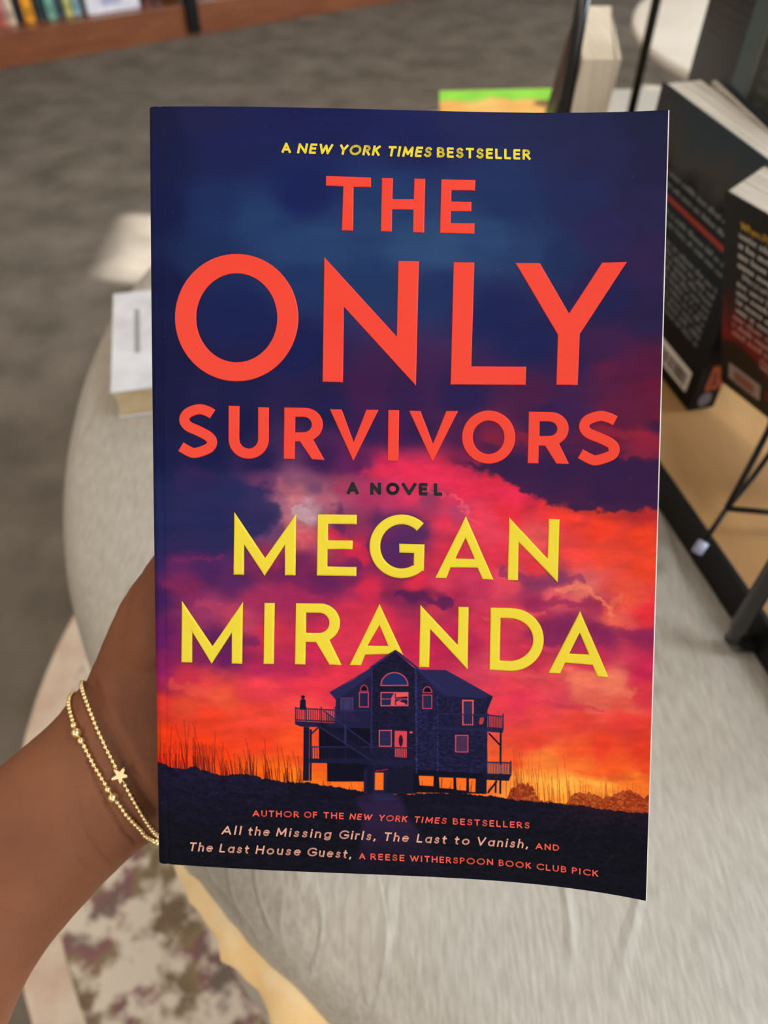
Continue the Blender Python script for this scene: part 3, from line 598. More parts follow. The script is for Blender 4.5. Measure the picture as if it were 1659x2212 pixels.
for pts, wd, col, al in (([(1045, 944), (1150, 948)], 16, (122, 30, 60), .8), ([(1290, 925), (1360, 940), (1430, 962)], 22, (132, 32, 56), .75), ([(1340, 990), (1430, 972)], 14, (128, 34, 62), .6), ([(1180, 962), (1290, 972)], 16, (64, 28, 70), .7),
      ([(600, 1048), (640, 1072), (652, 1092)], 24, (178, 98, 120), .6), ([(648, 1098), (672, 1122)], 16, (196, 160, 174), .75), ([(694, 1066), (718, 1108)], 22, (168, 88, 112), .65), ([(636, 1138), (652, 1172)], 18, (206, 94, 108), .6),
      ([(700, 1150), (745, 1172), (795, 1204)], 26, (212, 38, 74), .75), ([(728, 1100), (742, 1142)], 30, (90, 38, 88), .7), ([(824, 1128), (900, 1146)], 44, (86, 40, 92), .65), ([(810, 1176), (870, 1228)], 40, (82, 36, 92), .7), ([(560, 1230), (690, 1262)], 34, (98, 30, 86), .6),
      ([(856, 1284), (910, 1292), (966, 1304)], 18, (88, 28, 78), .85), ([(1080, 1228), (1160, 1262)], 16, (128, 46, 92), .7), ([(1160, 1264), (1250, 1250)], 15, (132, 54, 96), .65), ([(1195, 1280), (1235, 1270), (1275, 1270), (1305, 1296), (1326, 1322)], 9, (232, 122, 100), .8),
      ([(1150, 1304), (1280, 1304)], 20, (150, 40, 86), .75), ([(1345, 1288), (1322, 1332)], 18, (228, 108, 78), .6), ([(1050, 1332), (1180, 1330)], 10, (226, 80, 92), .6), ([(1180, 1364), (1300, 1362), (1440, 1384)], 28, (126, 34, 84), .7), ([(1120, 1398), (1220, 1408)], 12, (214, 60, 78), .5),
      ([(1230, 1458), (1300, 1470), (1350, 1494)], 24, (232, 114, 92), .65), ([(1060, 1446), (1190, 1462)], 14, (220, 82, 94), .5), ([(1095, 1160), (1150, 1166)], 7, (230, 98, 96), .6), ([(975, 1070), (1000, 1108), (1034, 1132)], 7, (224, 84, 102), .6), ([(930, 1056), (960, 1072)], 8, (214, 86, 110), .5),
      ([(420, 1302), (540, 1338)], 18, (170, 58, 92), .6), ([(440, 1372), (545, 1384)], 24, (90, 30, 86), .6), ([(380, 1212), (470, 1204)], 10, (112, 34, 90), .6), ([(350, 1262), (450, 1280)], 12, (128, 36, 88), .5), ([(560, 1352), (640, 1376)], 16, (196, 46, 76), .5), ([(370, 1478), (480, 1500)], 22, (220, 84, 60), .5),
      ([(1120, 1512), (1300, 1530)], 10, (206, 50, 76), .5), ([(1130, 1680), (1300, 1694)], 12, (252, 176, 70), .6), ([(1250, 1668), (1420, 1690)], 9, (230, 92, 38), .6)):
    puff(pts, wd, col, al)
st = fbm(GA / 90 + 9, GB / 20 + 3, 6); st2 = fbm(GA / 26 + 30, GB / 14 + 7, 5)
redness = np.clip((ART[..., 0] - 60) / 120, 0, 1)[..., None]
ART = ART * (1 + (.06 + .04 * redness) * st[..., None] + .08 * st2[..., None] * redness)
ART = ART * (1 + .035 * (rng.rand(*GA.shape)[..., None] - .5))
def sl(x0, x1, y0, y1, pad=6):
    us, vs_ = sheet_uv([x0 - pad, x1 + pad, x0 - pad, x1 + pad], [y0 - pad, y0 - pad, y1 + pad, y1 + pad])
    j0 = int(max(0, min(us) * NU - 4)); j1 = int(min(NU, max(us) * NU + 5)); i0 = int(max(0, (1 - max(vs_)) * NV - 4)); i1 = int(min(NV, (1 - min(vs_)) * NV + 5))
    return slice(i0, i1), slice(j0, j1)
def blend(S_, m, col, alpha=1.0):
    if m.size: ART[S_] = ART[S_] * (1 - (m * alpha)[..., None]) + np.array(col, float) * (m * alpha)[..., None]
def ppoly(pts, col, alpha=1.0, soft=.8):
    xs = [p[0] for p in pts]; ys_ = [p[1] for p in pts]; S_ = sl(min(xs), max(xs), min(ys_), max(ys_))
    blend(S_, poly_mask(GA[S_], GB[S_], pts, soft), col, alpha)
def pline(x0, y0, x1, y1, wd, col, alpha=1.0, soft=.7):
    S_ = sl(min(x0, x1), max(x0, x1), min(y0, y1), max(y0, y1))
    if GA[S_].size: blend(S_, np.clip((wd / 2 - seg_dist(GA[S_], GB[S_], x0, y0, x1, y1)) / (2 * soft) + .5, 0, 1), col, alpha)
# distant bushes and dune
hz = np.array([(300, 1640), (318, 1642), (350, 1650), (385, 1662), (420, 1656), (450, 1668), (480, 1676), (520, 1670), (600, 1688), (660, 1690), (720, 1700), (800, 1712), (860, 1716), (980, 1712), (1060, 1720), (1100, 1728), (1150, 1730), (1220, 1738), (1260, 1740), (1330, 1752), (1400, 1758), (1480, 1760)], float)
hor = np.interp(GA, hz[:, 0], hz[:, 1]) + fbm(GA / 7, GA * 0 + 3.3, 4) * 5
bush = np.interp(GA, [1090, 1108, 1130, 1150, 1165, 1220, 1235, 1250, 1275, 1300, 1330, 1345, 1358, 1378, 1392, 1405, 1430], [1730, 1700, 1690, 1698, 1728, 1736, 1715, 1708, 1712, 1720, 1716, 1708, 1704, 1716, 1722, 1714, 1712]) + fbm(GA / 6, GA * 0 + 8.8, 4) * 7
def full(m, col, alpha=1.0):
    ART[:] = ART * (1 - (m * alpha)[..., None]) + np.asarray(col, float) * (m * alpha)[..., None]
gn = fbm(GA / 5, GB / 3.4, 3)
full(np.clip((GB - bush) / 2, 0, 1) * (GA > 1085) * np.clip(.75 + .7 * gn, 0, 1), (128, 44, 22))
# grasses against the sky
rs = random.Random(4)
for i in range(150):
    x = rs.uniform(322, 655); y = np.interp(x, hz[:, 0], hz[:, 1]) + 4; h = rs.uniform(18, 70) * (1.35 if rs.random() < .25 else .9)
    if x < 470: h *= 1.15
    lean = rs.uniform(-.22, .06); pline(x, y, x + lean * h * .4, y - h * .55, 1.5, (80, 20, 22), .8); pline(x + lean * h * .4, y - h * .55, x + lean * h, y - h, 1.0, (110, 30, 22), .65)
for i in range(95):
    x = rs.uniform(1100, 1400); y = np.interp(x, hz[:, 0], hz[:, 1]); h = rs.uniform(30, 115) * (1 if x < 1230 else .55)
    lean = rs.uniform(-.16, .08); pline(x, y, x + lean * h * .4, y - h * .55, 1.5, (150, 52, 24), .6); pline(x + lean * h * .4, y - h * .55, x + lean * h, y - h, 1.0, (180, 62, 30), .5)
t = np.clip((GB - 1660) / 150, 0, 1)[..., None]
gcol = np.array([27, 22, 44.]) * (1 - t) + np.array([19, 17, 23.]) * t
rt = np.clip((GA - 1150) / 120, 0, 1)[..., None] * np.clip((1800 - GB) / 90, 0, 1)[..., None]; gcol = gcol * (1 - rt) + np.array([44, 22, 34.]) * rt
sg = fbm(GA / 22 + GB / 40, GB / 5 - GA / 30, 4)[..., None]
gcol = gcol * (1 + .35 * sg + .35 * gn[..., None])
m = np.clip((GB - hor) / 2.2 + .5, 0, 1); ART[:] = ART * (1 - m[..., None]) + gcol * m[..., None]
# path up to the house
pc = np.interp(GB, [1715, 1760, 1820, 1900], [815, 830, 850, 860]); pw = np.interp(GB, [1712, 1722, 1760, 1820, 1900], [8, 52, 46, 70, 110])
full(np.clip((pw - abs(GA - pc)) / 14 + .5, 0, 1) * (GB > 1712) * np.clip((1900 - GB) / 120, 0, 1), (52, 32, 66), .75)
full(np.clip((26 - abs(GA - 830)) / 20 + .5, 0, 1) * np.clip((12 - abs(GB - 1722)) / 6, 0, 1), (48, 46, 84), .8)
for i in range(420):
    x = rs.uniform(330, 1390); y = rs.uniform(1690, 1900); 
    if y < np.interp(x, hz[:, 0], hz[:, 1]) + 12: continue
    l = rs.uniform(8, 26); c = (48, 44, 76) if x < 900 else (66, 42, 58); pline(x, y, x + l, y - l * rs.uniform(.2, 1.0), 1.0, c, rs.uniform(.15, .45))
# stilted beach house, in its own little coordinates
def hp(*q): return [(600 + x / 3.0164, 1380 + y / 3.0164) for x, y in zip(q[::2], q[1::2])]
def HP(col, *q, alpha=1.0): ppoly(hp(*q), col, alpha, .7)
def HL(col, x0, y0, x1, y1, wd, alpha=1.0): (a, b), (c, d) = hp(x0, y0, x1, y1); pline(a, b, c, d, wd / 3.0164, col, alpha, .6)
WALL = (33, 28, 56); WALL2 = (38, 34, 70); ROOF = (45, 42, 86); TRIM = (48, 46, 92); PINK = (214, 82, 96); DARK = (20, 17, 34); SKYO = (244, 108, 30)
HP(DARK, 322, 800, 610, 800, 610, 930, 322, 930); HP(DARK, 268, 575, 610, 575, 610, 800, 268, 800)
HP(WALL2, 378, 370, 610, 200, 610, 570, 378, 570)
HP(WALL2, 600, 190, 905, 190, 1095, 300, 1365, 440, 1365, 900, 905, 960, 905, 1010, 560, 1010, 560, 860, 600, 820)
HP(WALL, 612, 190, 765, 84, 900, 200, 900, 870, 620, 870)
HP((36, 32, 66), 1045, 380, 1365, 380, 1365, 890, 1045, 890)
HP(DARK, 880, 850, 1340, 880, 1360, 1010, 1330, 1010, 880, 1000)
for q in ((585, 870, 603, 872, 600, 968, 587, 968), (634, 872, 690, 872, 688, 985, 632, 985), (918, 892, 1016, 895, 1014, 960, 925, 955), (1050, 902, 1145, 905, 1145, 978, 1055, 972), (1162, 905, 1230, 908, 1228, 990, 1165, 985), (1245, 910, 1290, 912, 1288, 1000, 1247, 998)): HP(SKYO, *q)
HL((150, 30, 50), 640, 862, 775, 842, 7)
HP((30, 27, 50), 840, 830, 880, 830, 880, 1000, 850, 1010, 700, 1000, 720, 840)
HP(ROOF, 338, 350, 500, 262, 612, 184, 612, 232, 480, 330, 380, 400)
HP(ROOF, 905, 190, 925, 200, 1095, 203, 1402, 375, 1362, 470, 1362, 390, 1085, 372, 1040, 340)
HP((34, 30, 60), 1362, 380, 1402, 376, 1362, 476)
for q in ((605, 188, 765, 76, 14), (765, 76, 912, 192, 14), (905, 192, 1085, 335, 12), (612, 186, 612, 850, 8), (900, 195, 905, 870, 14), (338, 350, 612, 190, 6)): HL(TRIM, *q)
HL(TRIM, 1042, 360, 1042, 860, 8); HL((28, 24, 48), 600, 820, 600, 990, 40)
# shingle texture on the walls
S_ = sl(*(lambda p: (p[0][0], p[1][0], p[0][1], p[1][1]))(hp(610, 100, 1365, 890)))
hx = (GA[S_] - 600) * 3.0164; hy = (GB[S_] - 1380) * 3.0164
mk = poly_mask(hx, hy, [(612, 190), (765, 90), (905, 190), (1045, 380), (1365, 400), (1365, 880), (612, 860)], 2)
tex = vnoise(hx / 14, hy / 7) - .5; ART[S_] *= (1 + .55 * tex * mk)[..., None]
# windows and doors
def frame(x0, y0, x1, y1, fill, col=PINK, wd=6): HP(fill, x0, y0, x1, y0, x1, y1, x0, y1); [HL(col, *q, wd) for q in ((x0, y0, x1, y0), (x1, y0, x1, y1), (x1, y1, x0, y1), (x0, y1, x0, y0))]
def arch(cx, cy, rx, ry, fill, wd=6, col=PINK):
    pt = [(cx + rx * math.cos(a), cy - ry * math.sin(a)) for a in np.linspace(0, math.pi, 22)]; HP(fill, *[q for p in pt for q in p])
    for p, q in zip(pt[:-1], pt[1:]): HL(col, p[0], p[1], q[0], q[1], wd)
    HL(col, cx - rx, cy, cx + rx, cy, wd)
arch(760, 304, 88, 84, (34, 46, 96), 7, (196, 70, 90)); frame(673, 350, 848, 436, (40, 40, 84))
HP((222, 80, 92), 740, 385, 758, 352, 760, 434, 735, 434); HP((226, 84, 90), 770, 352, 846, 352, 846, 375, 770, 382); HP((222, 80, 92), 770, 410, 800, 398, 840, 430, 772, 432); HL(DARK, 775, 388, 842, 384, 8); HL(DARK, 800, 408, 842, 412, 8)
HL(PINK, 760, 350, 760, 436, 7); HL(PINK, 676, 392, 845, 392, 4)
arch(563, 342, 24, 40, DARK, 5, (170, 60, 80)); frame(532, 350, 590, 444, (40, 36, 76), (190, 66, 84), 6)
arch(975, 350, 28, 38, DARK, 5, (190, 66, 84)); frame(945, 366, 1004, 454, (46, 42, 82), (190, 66, 84), 6)
frame(412, 386, 488, 470, (56, 50, 92), (84, 52, 92), 10); HP((60, 60, 110), 430, 395, 470, 395, 470, 465, 430, 465, alpha=.6)
frame(1206, 402, 1272, 560, (52, 46, 88), (222, 88, 84), 9)
frame(662, 597, 740, 700, (44, 42, 84), PINK, 6); HL((80, 50, 90), 665, 655, 738, 655, 4)
HP((205, 66, 78), 762, 598, 842, 602, 840, 775, 760, 770)
pt = [(802 + 14 * math.cos(a), 664 + 38 * math.sin(a)) for a in np.linspace(0, 2 * math.pi, 20)]; HP((44, 26, 52), *[q for p in pt for q in p]); HP((220, 84, 90), 860, 604, 878, 604, 878, 616, 860, 616)
frame(1159, 629, 1239, 737, (80, 48, 86), (206, 70, 92), 6)
HP((56, 44, 88), 380, 500, 420, 478, 480, 480, 540, 520, 540, 540, 380, 540, alpha=.6)
# decks, rails, posts, stairs
BAL = (36, 33, 68)
def rail(x0, y0, x1, y1, drop, n, bl=BAL, wd=5):
    HL(TRIM, x0, y0, x1, y1, 8); HL(bl, x0, y0 + drop, x1, y1 + drop, 8)
    for i in range(n + 1): f = i / n; HL(bl, x0 + (x1 - x0) * f, y0 + (y1 - y0) * f, x0 + (x1 - x0) * f, y0 + drop + (y1 - y0) * f, wd, .9)
HP((205, 58, 60), 120, 462, 372, 470, 372, 545, 120, 535, alpha=.35)
rail(115, 452, 372, 464, 76, 18); rail(372, 464, 600, 470, 90, 17)
HP((38, 35, 72), 112, 535, 600, 562, 612, 584, 150, 572, 112, 556)
for x in (117, 183, 283, 375): HL(TRIM, x, 446, x, 545, 9)
HP((30, 27, 54), 168, 572, 206, 575, 204, 925, 165, 925); HP((30, 27, 54), 208, 590, 222, 590, 220, 925, 208, 925); HL(BAL, 220, 618, 262, 580, 11)
rail(210, 704, 610, 706, 80, 26); HP((34, 31, 62), 205, 784, 620, 786, 600, 815, 205, 808)
HP((28, 25, 48), 250, 560, 300, 545, 640, 770, 600, 800); HL(TRIM, 300, 470, 600, 690, 8); HL((44, 40, 78), 270, 572, 610, 792, 12)
for i in range(20): f = i / 20; HL(BAL, 320 + 285 * f, 490 + 205 * f, 320 + 285 * f, 580 + 215 * f, 5, .8)
HL(TRIM, 440, 560, 440, 680, 14); HL(BAL, 440, 700, 440, 790, 8)
rail(612, 706, 885, 712, 82, 20); HP((38, 35, 66), 600, 790, 885, 798, 880, 828, 600, 822)
HP((206, 62, 60), 1380, 508, 1465, 512, 1465, 570, 1380, 565, alpha=.45); HP((214, 66, 62), 1308, 545, 1320, 512, 1345, 512, 1340, 555, 1312, 560)
rail(1050, 488, 1375, 498, 84, 26); rail(1375, 498, 1470, 506, 80, 9); HP((42, 39, 78), 1040, 574, 1472, 586, 1466, 612, 1370, 606, 1040, 592)
for x in (1372, 1468): HL(TRIM, x, 490, x, 590, 8)
HL((32, 29, 56), 1453, 600, 1450, 1005, 13); HL(DARK, 1378, 618, 1448, 692, 10)
HP((224, 120, 78), 1370, 818, 1514, 820, 1512, 880, 1370, 876, alpha=.75); rail(1365, 804, 1520, 808, 78, 15); HP((32, 29, 54), 1345, 880, 1522, 886, 1506, 926, 1345, 918); HL(TRIM, 1518, 798, 1518, 890, 9)
HL((30, 27, 48), 1372, 1000, 1425, 930, 13); HP((26, 23, 44), 1300, 900, 1362, 900, 1360, 1010, 1300, 1010); HL((30, 27, 48), 1420, 930, 1420, 1000, 12)
# little figure on the upper deck
HP((30, 26, 50), 147, 400, 156, 392, 176, 392, 182, 402, 184, 462, 142, 462); pt = [(164 + 11 * math.cos(a), 380 + 12 * math.sin(a)) for a in np.linspace(0, 6.28, 14)]; HP((28, 24, 44), *[q for p in pt for q in p]); HL((28, 24, 44), 152, 376, 177, 378, 5)
for i in range(60):
    x = rs.uniform(640, 1130); y = 1716 + rs.uniform(-4, 6); pline(x, y, x + rs.uniform(-6, 4), y - rs.uniform(8, 40), 1.1, (40, 20, 30), .6)
# dust specks
for i in range(330):
    x = rs.uniform(330, 1430); y = rs.uniform(240, 1900); l = rs.uniform(0, 5); an = rs.uniform(0, 3.1)
    pline(x, y, x + l * math.cos(an), y + l * math.sin(an), 1.0, (150, 150, 170), rs.uniform(.08, .35))

co = cover_pt(ug, vg).reshape(-1, 3)
idx = np.arange(NU * NV).reshape(NV, NU); q = np.stack([idx[:-1, :-1], idx[1:, :-1], idx[1:, 1:], idx[:-1, 1:]], -1).reshape(-1, 4)
me = bpy.data.meshes.new('front_cover'); me.vertices.add(len(co)); me.vertices.foreach_set('co', co.ravel())
me.loops.add(q.size); me.loops.foreach_set('vertex_index', q.ravel().astype(np.int32)); me.polygons.add(len(q))
me.polygons.foreach_set('loop_start', np.arange(0, q.size, 4, dtype=np.int32)); me.update(calc_edges=True)
me.polygons.foreach_set('use_smooth', np.ones(len(q), bool))
att = me.color_attributes.new('print', 'FLOAT_COLOR', 'POINT')
HS_ = sl(*(lambda p: (p[0][0], p[1][0], p[0][1], p[1][1]))(hp(110, 70, 1525, 1010))); dk = np.clip(1 - (ART[HS_].max(-1) - 60) / 60, 0, 1)[..., None]; ART[HS_] *= 1 - .18 * dk
ART = np.clip(ART - np.array([7, 4, -2.]) * np.clip(1 - ART[..., :1] / 110, 0, 1), 0, 255)
lin = np.concatenate([s2l(np.clip(ART, 0, 255)).reshape(-1, 3), np.ones((NU * NV, 1))], 1); att.data.foreach_set('color', lin.ravel().astype(np.float32))
fc = bpy.data.objects.new('front_cover', me); COL.objects.link(fc); fc.parent = novel; fc['label'] = 'printed front cover with beach house under a red sky'
m_print = bpy.data.materials.new('printed_cover'); m_print.use_nodes = True
nt = m_print.node_tree; b = nt.nodes['Principled BSDF']; b.inputs['Roughness'].default_value = .5; b.inputs['Specular IOR Level'].default_value = .06
at = nt.nodes.new('ShaderNodeAttribute'); at.attribute_name = 'print'; nt.links.new(at.outputs['Color'], b.inputs['Base Color'])
me.materials.append(m_print)
m_navy = mat('navy_cover_stock', (26, 26, 60), .5, noise=30, col2=(30, 30, 66)); m_pg = mat('white_pages', (226, 220, 208), .85, noise=200, col2=(206, 198, 184))
def slab(name, u0, u1, off0, off1, m, nu=60, nv=12, v0=0, v1=1):
    U, V = np.meshgrid(np.linspace(u0, u1, nu), np.linspace(v0, v1, nv)); A = cover_pt(U, V, off0).reshape(-1, 3); B = cover_pt(U, V, off1).reshape(-1, 3)
    n = len(A); I = np.arange(n).reshape(nv, nu); fs = []
    for i in range(nv - 1):
        for j in range(nu - 1):
            fs.append((I[i, j], I[i, j + 1], I[i + 1, j + 1], I[i + 1, j])); fs.append((n + I[i, j], n + I[i + 1, j], n + I[i + 1, j + 1], n + I[i, j + 1]))
    for i in range(nv - 1):
        for j in (0, nu - 1): fs.append((I[i, j], I[i + 1, j], n + I[i + 1, j], n + I[i, j]))
    for j in range(nu - 1):
        for i in (0, nv - 1): fs.append((I[i, j], n + I[i, j], n + I[i, j + 1], I[i, j + 1]))
    o = obj(name, np.concatenate([A, B]), [tuple(int(k) for k in f) for f in fs], m, novel)
    bm = bmesh.new(); bm.from_mesh(o.data); fix(bm); bm.to_mesh(o.data); bm.free(); return o
slab('cover_core', .04, 1.0022, -.00034, -.00008, mat('white_card', (236, 234, 230), .7, noise=90, col2=(214, 212, 210)), 200, 40)
slab('page_block', .016, .9985, -BTH + .0005, -.0004, m_pg, v0=.001, v1=.999)
slab('back_cover', .004, 1.0, -BTH, -BTH + .0004, m_navy)
vs = []; fs = []
V = np.linspace(0, 1, 30)
prf = [(0, 0), (.0, -.0018)] + [(-.0003, -.004), (-.0003, -BTH + .003), (0.0002, -BTH + .0012), (.0015, -BTH)]
for dx, dz in prf:
    P = cover_pt(np.zeros_like(V) + .0, V); vs += [(p[0] + dx, p[1], p[2] + dz + (.0) ) for p in P]
for i in range(len(prf) - 1):
    for k in range(29): fs.append((i * 30 + k, i * 30 + k + 1, (i + 1) * 30 + k + 1, (i + 1) * 30 + k))
obj('spine', vs, fs, m_navy, novel, True)

# --- lettering
m_red = mat('red_orange_ink', (230, 56, 36), .5, noise=60, col2=(232, 60, 40), spec=.35); m_yel = mat('yellow_ink', (228, 206, 42), .5, noise=60, col2=(231, 210, 48), spec=.35)
m_blk = mat('black_ink', (14, 14, 24), .5, noise=60, col2=(16, 16, 26), spec=.3); m_coral = mat('coral_ink', (232, 84, 66), .5, noise=60, col2=(234, 86, 68), spec=.3); m_pinkt = mat('dusty_pink_ink', (222, 160, 140), .5, noise=60, col2=(224, 164, 144), spec=.3)
def map_bm(bm, name, m, lift, hscale, step=0):
    if step:
        xs = [v.co.x for v in bm.verts]; ys_ = [v.co.y for v in bm.verts]
        for ax, lo, hi in ((0, min(xs), max(xs)), (1, min(ys_), max(ys_))):
            t = lo + step
            while t < hi:
                c = [0, 0, 0]; n = [0, 0, 0]; c[ax] = t; n[ax] = 1
                bmesh.ops.bisect_plane(bm, geom=bm.verts[:] + bm.edges[:] + bm.faces[:], plane_co=c, plane_no=n, dist=1e-4); t += step
    V_ = np.array([v.co[:] for v in bm.verts]); u, v = sheet_uv(V_[:, 0], -V_[:, 1]); P = cover_pt(u, v, lift); P[:, 2] += V_[:, 2] * hscale
    for k, vv in enumerate(bm.verts): vv.co = P[k]
    bmesh.ops.recalc_face_normals(bm, faces=bm.faces)
    return bmobj(name, bm, m, novel)
def curve_mesh(loops, bevel):
    cu = bpy.data.curves.new('t', 'CURVE'); cu.dimensions = '2D'; cu.fill_mode = 'BOTH' if bevel else 'FRONT'; cu.bevel_depth = bevel; cu.bevel_resolution = 2; cu.offset = -bevel
    for lp in loops:
        sp_ = cu.splines.new('POLY'); sp_.points.add(len(lp) - 1); sp_.use_cyclic_u = True
        for k, (x, y) in enumerate(lp): sp_.points[k].co = (x, -y, 0, 1)
    o = bpy.data.objects.new('t', cu); COL.objects.link(o); bpy.context.view_layer.update()
    me = bpy.data.meshes.new_from_object(o.evaluated_get(bpy.context.evaluated_depsgraph_get()))
    bpy.data.objects.remove(o); bpy.data.curves.remove(cu); return me
def lettering(name, glyphs, m, bevel=3.5, step=22, label=None):
    bm = bmesh.new()
    for g in glyphs:
        me_ = curve_mesh(g, bevel); bm.from_mesh(me_); bpy.data.meshes.remove(me_)
    bmesh.ops.remove_doubles(bm, verts=bm.verts, dist=.01)
    if bevel:
        bmesh.ops.delete(bm, geom=[f for f in bm.faces if f.calc_center_median().z < -1e-4], context='FACES')
        bmesh.ops.triangulate(bm, faces=bm.faces)
    o = map_bm(bm, name, m, .00003, .00010, step)
    if label: o['label'] = label
    return o
def T3(l, s=2.765, ox=300, oy=850): return [(ox + x / s, oy + y / s) for x, y in zip(l[::2], l[1::2])]
def T4(l): return T3(l, 2.765, 850, 850)
def P2(l): return [(x, y) for x, y in zip(l[::2], l[1::2])]
def arc(cx, cy, rx, ry, a0, a1, n=26): return [(cx + rx * math.cos(math.radians(a)), cy + ry * math.sin(math.radians(a))) for a in np.linspace(a0, a1, n)]
def ell(x0, x1, y0, y1, n=72): return arc((x0 + x1) / 2, (y0 + y1) / 2, (x1 - x0) / 2, (y1 - y0) / 2, 0, 360 - 360 / n, n)
def flat(l): return [q for p in l for q in p]
def stroke(pts, wd):
    pts = np.array(pts, float); d = np.gradient(pts, axis=0); d /= np.linalg.norm(d, axis=1)[:, None]; n = np.stack([-d[:, 1], d[:, 0]], 1) * wd / 2
    return [tuple(p) for p in np.concatenate([pts + n, (pts - n)[::-1]])]
def smooth(ctrl, n=70):
    c = np.array(ctrl, float); c = np.vstack([2 * c[0] - c[1], c, 2 * c[-1] - c[-2]]); out = []
    per = max(3, n // (len(c) - 3))
    for i in range(1, len(c) - 2):
        for t in np.linspace(0, 1, per, endpoint=False):
            a, b, c2, d = c[i - 1], c[i], c[i + 1], c[i + 2]
            out.append(.5 * ((2 * b) + (-a + c2) * t + (2 * a - 5 * b + 4 * c2 - d) * t * t + (-a + 3 * b - 3 * c2 + d) * t ** 3))
    out.append(c[-2]); return out
def Sglyph(x0, x1, y0, y1, wd, tr, tl):
    """stroke S inside the box; tr, tl = centre of upper right and lower left terminals"""
    h = wd / 2; xc = (x0 + x1) / 2; W_ = x1 - x0; ym = (y0 + y1) / 2; H_ = y1 - y0
    L_ = x0 + .03 * W_ + h; R_ = x1 - h
    c = [tr, (xc + .24 * W_, y0 + .13 * H_), (xc + .02 * W_, y0 + h), (L_ + .09 * W_, y0 + .17 * H_), (L_, y0 + .29 * H_), (L_ + .10 * W_, y0 + .41 * H_), (xc + .03 * W_, ym + .0 * H_), (R_ - .09 * W_, ym + .10 * H_), (R_, y0 + .70 * H_), (R_ - .08 * W_, y1 - .185 * H_), (xc - .04 * W_, y1 - h), (x0 + .29 * W_, y1 - .122 * H_), tl]
    return [stroke(smooth(c), wd)]
THE = [[P2([704, 380, 801.6, 383.4, 801.6, 405, 763.9, 404, 763, 498.7, 738.3, 498, 741.5, 403, 704, 401.8])],
       [P2([824.9, 384.4, 849, 385, 847.8, 430.2, 893.6, 430.4, 894.8, 385.7, 918.7, 386.5, 916.3, 502.9, 891.8, 502.2, 893, 453.4, 847.2, 452.6, 846.4, 500.8, 822.6, 500])],
       [P2([953.3, 387.2, 1027, 389, 1026.4, 412, 975.4, 411.2, 974.8, 435.3, 1018.8, 436, 1018, 457.2, 974.2, 456.4, 973.6, 481.8, 1025.2, 482.4, 1024.7, 505.4, 950, 503.8])]]
ONLY = [[ell(377.8, 644.7, 548.3, 824.2), ell(424, 598.7, 591, 782.3)[::-1]],
        [P2([700.4, 555.2, 857, 727, 860.3, 563.8, 905, 564.6, 898.6, 833.9, 743, 663, 741.2, 826, 696.7, 825])],
        [P2([979.9, 566, 1025, 566.9, 1018.2, 791.3, 1136.7, 792, 1135.6, 831.6, 973, 830.8])],
        [P2([1113.2, 568, 1166.4, 568.4, 1229, 677, 1300.4, 567.3, 1354.4, 565.7, 1252.6, 721.8, 1248, 832, 1201.3, 831.6, 1205, 723.4])]]
Uo = [(536, 73), (602, 75), (600, 270)] + arc(656, 270, 56, 58, 180, 0, 20) + [(712, 81), (777, 83), (777, 272)] + arc(656, 272, 121, 119, 0, 180, 30)
Ro = [(868, 83), (985, 85)] + arc(990, 186, 110, 101, -90, 62, 22) + [(1110, 397), (1034, 394), (962, 287), (933, 287), (932, 393), (865, 391)]
Rh = [(935, 140), (985, 141)] + arc(984, 186, 48, 45, -85, 88, 16) + [(934, 232)]
R2o = [(808, 108), (935, 110)] + arc(938, 210, 109, 100, -90, 62, 22) + [(1050, 422), (972, 420), (905, 313), (868, 312), (866, 418), (800, 417)]
R2h = [(874, 167), (928, 168)] + arc(930, 211, 47, 42, -88, 88, 16) + [(872, 254)]
SURV = [Sglyph(*[v for v in (300 + 233 / 2.765, 300 + 468 / 2.765, 850 + 63 / 2.765, 850 + 386 / 2.765)], 22.6, T3([441, 124])[0], T3([250, 317])[0]),
        [T3(flat(Uo))], [T3(flat(Ro)), T3(flat(Rh))], [T3([1140, 93, 1212, 95, 1283, 290, 1358, 97, 1432, 98, 1281, 405])], [T3([1490, 98, 1555, 100, 1551, 404, 1485, 404])],
        [T4([93, 102, 162, 104, 236, 300, 315, 104, 386, 105, 233, 412])], [T4(flat(ell(409, 728, 101, 420))), T4(flat(ell(474, 661, 163, 361)))], [T4(flat(R2o)), T4(flat(R2h))],
        Sglyph(850 + 1099 / 2.765, 850 + 1352 / 2.765, 850 + 103 / 2.765, 850 + 430 / 2.765, 22.8, T4([1325, 164])[0], T4([1115, 359])[0])]
Gc = (867.5, 1180.3)
def ga(r, x, y): return math.degrees(math.atan2(y - Gc[1], x - Gc[0]))
Go = arc(Gc[0], Gc[1], 69.5, 69, -46, -316 + 6, 60) + [(915.8, 1234), (917.3, 1176), (862, 1174.4), (862.5, 1194), (894, 1195), (893.2, 1221)] + arc(Gc[0], Gc[1], 46, 47.5, -300, -44, 50)
MEG = [[T3([570, 707, 754, 982, 940, 717, 936, 1087, 871, 1086, 872, 905, 751, 1090, 630, 905, 629, 1083, 565, 1082])],
       [T3([1068, 721, 1302, 724, 1302, 782, 1131, 779, 1130, 876, 1278, 878, 1277, 931, 1128, 930, 1126, 1033, 1300, 1036, 1299, 1091, 1062, 1088])], [Go],
       [T4([432, 732, 598, 1112, 531, 1109, 502, 1042, 342, 1039, 316, 1103, 248, 1102]), T4([430, 863, 484, 988, 370, 985])],
       [T4([690, 738, 920, 985, 926, 748, 992, 751, 982, 1130, 748, 888, 744, 1117, 681, 1114])]]
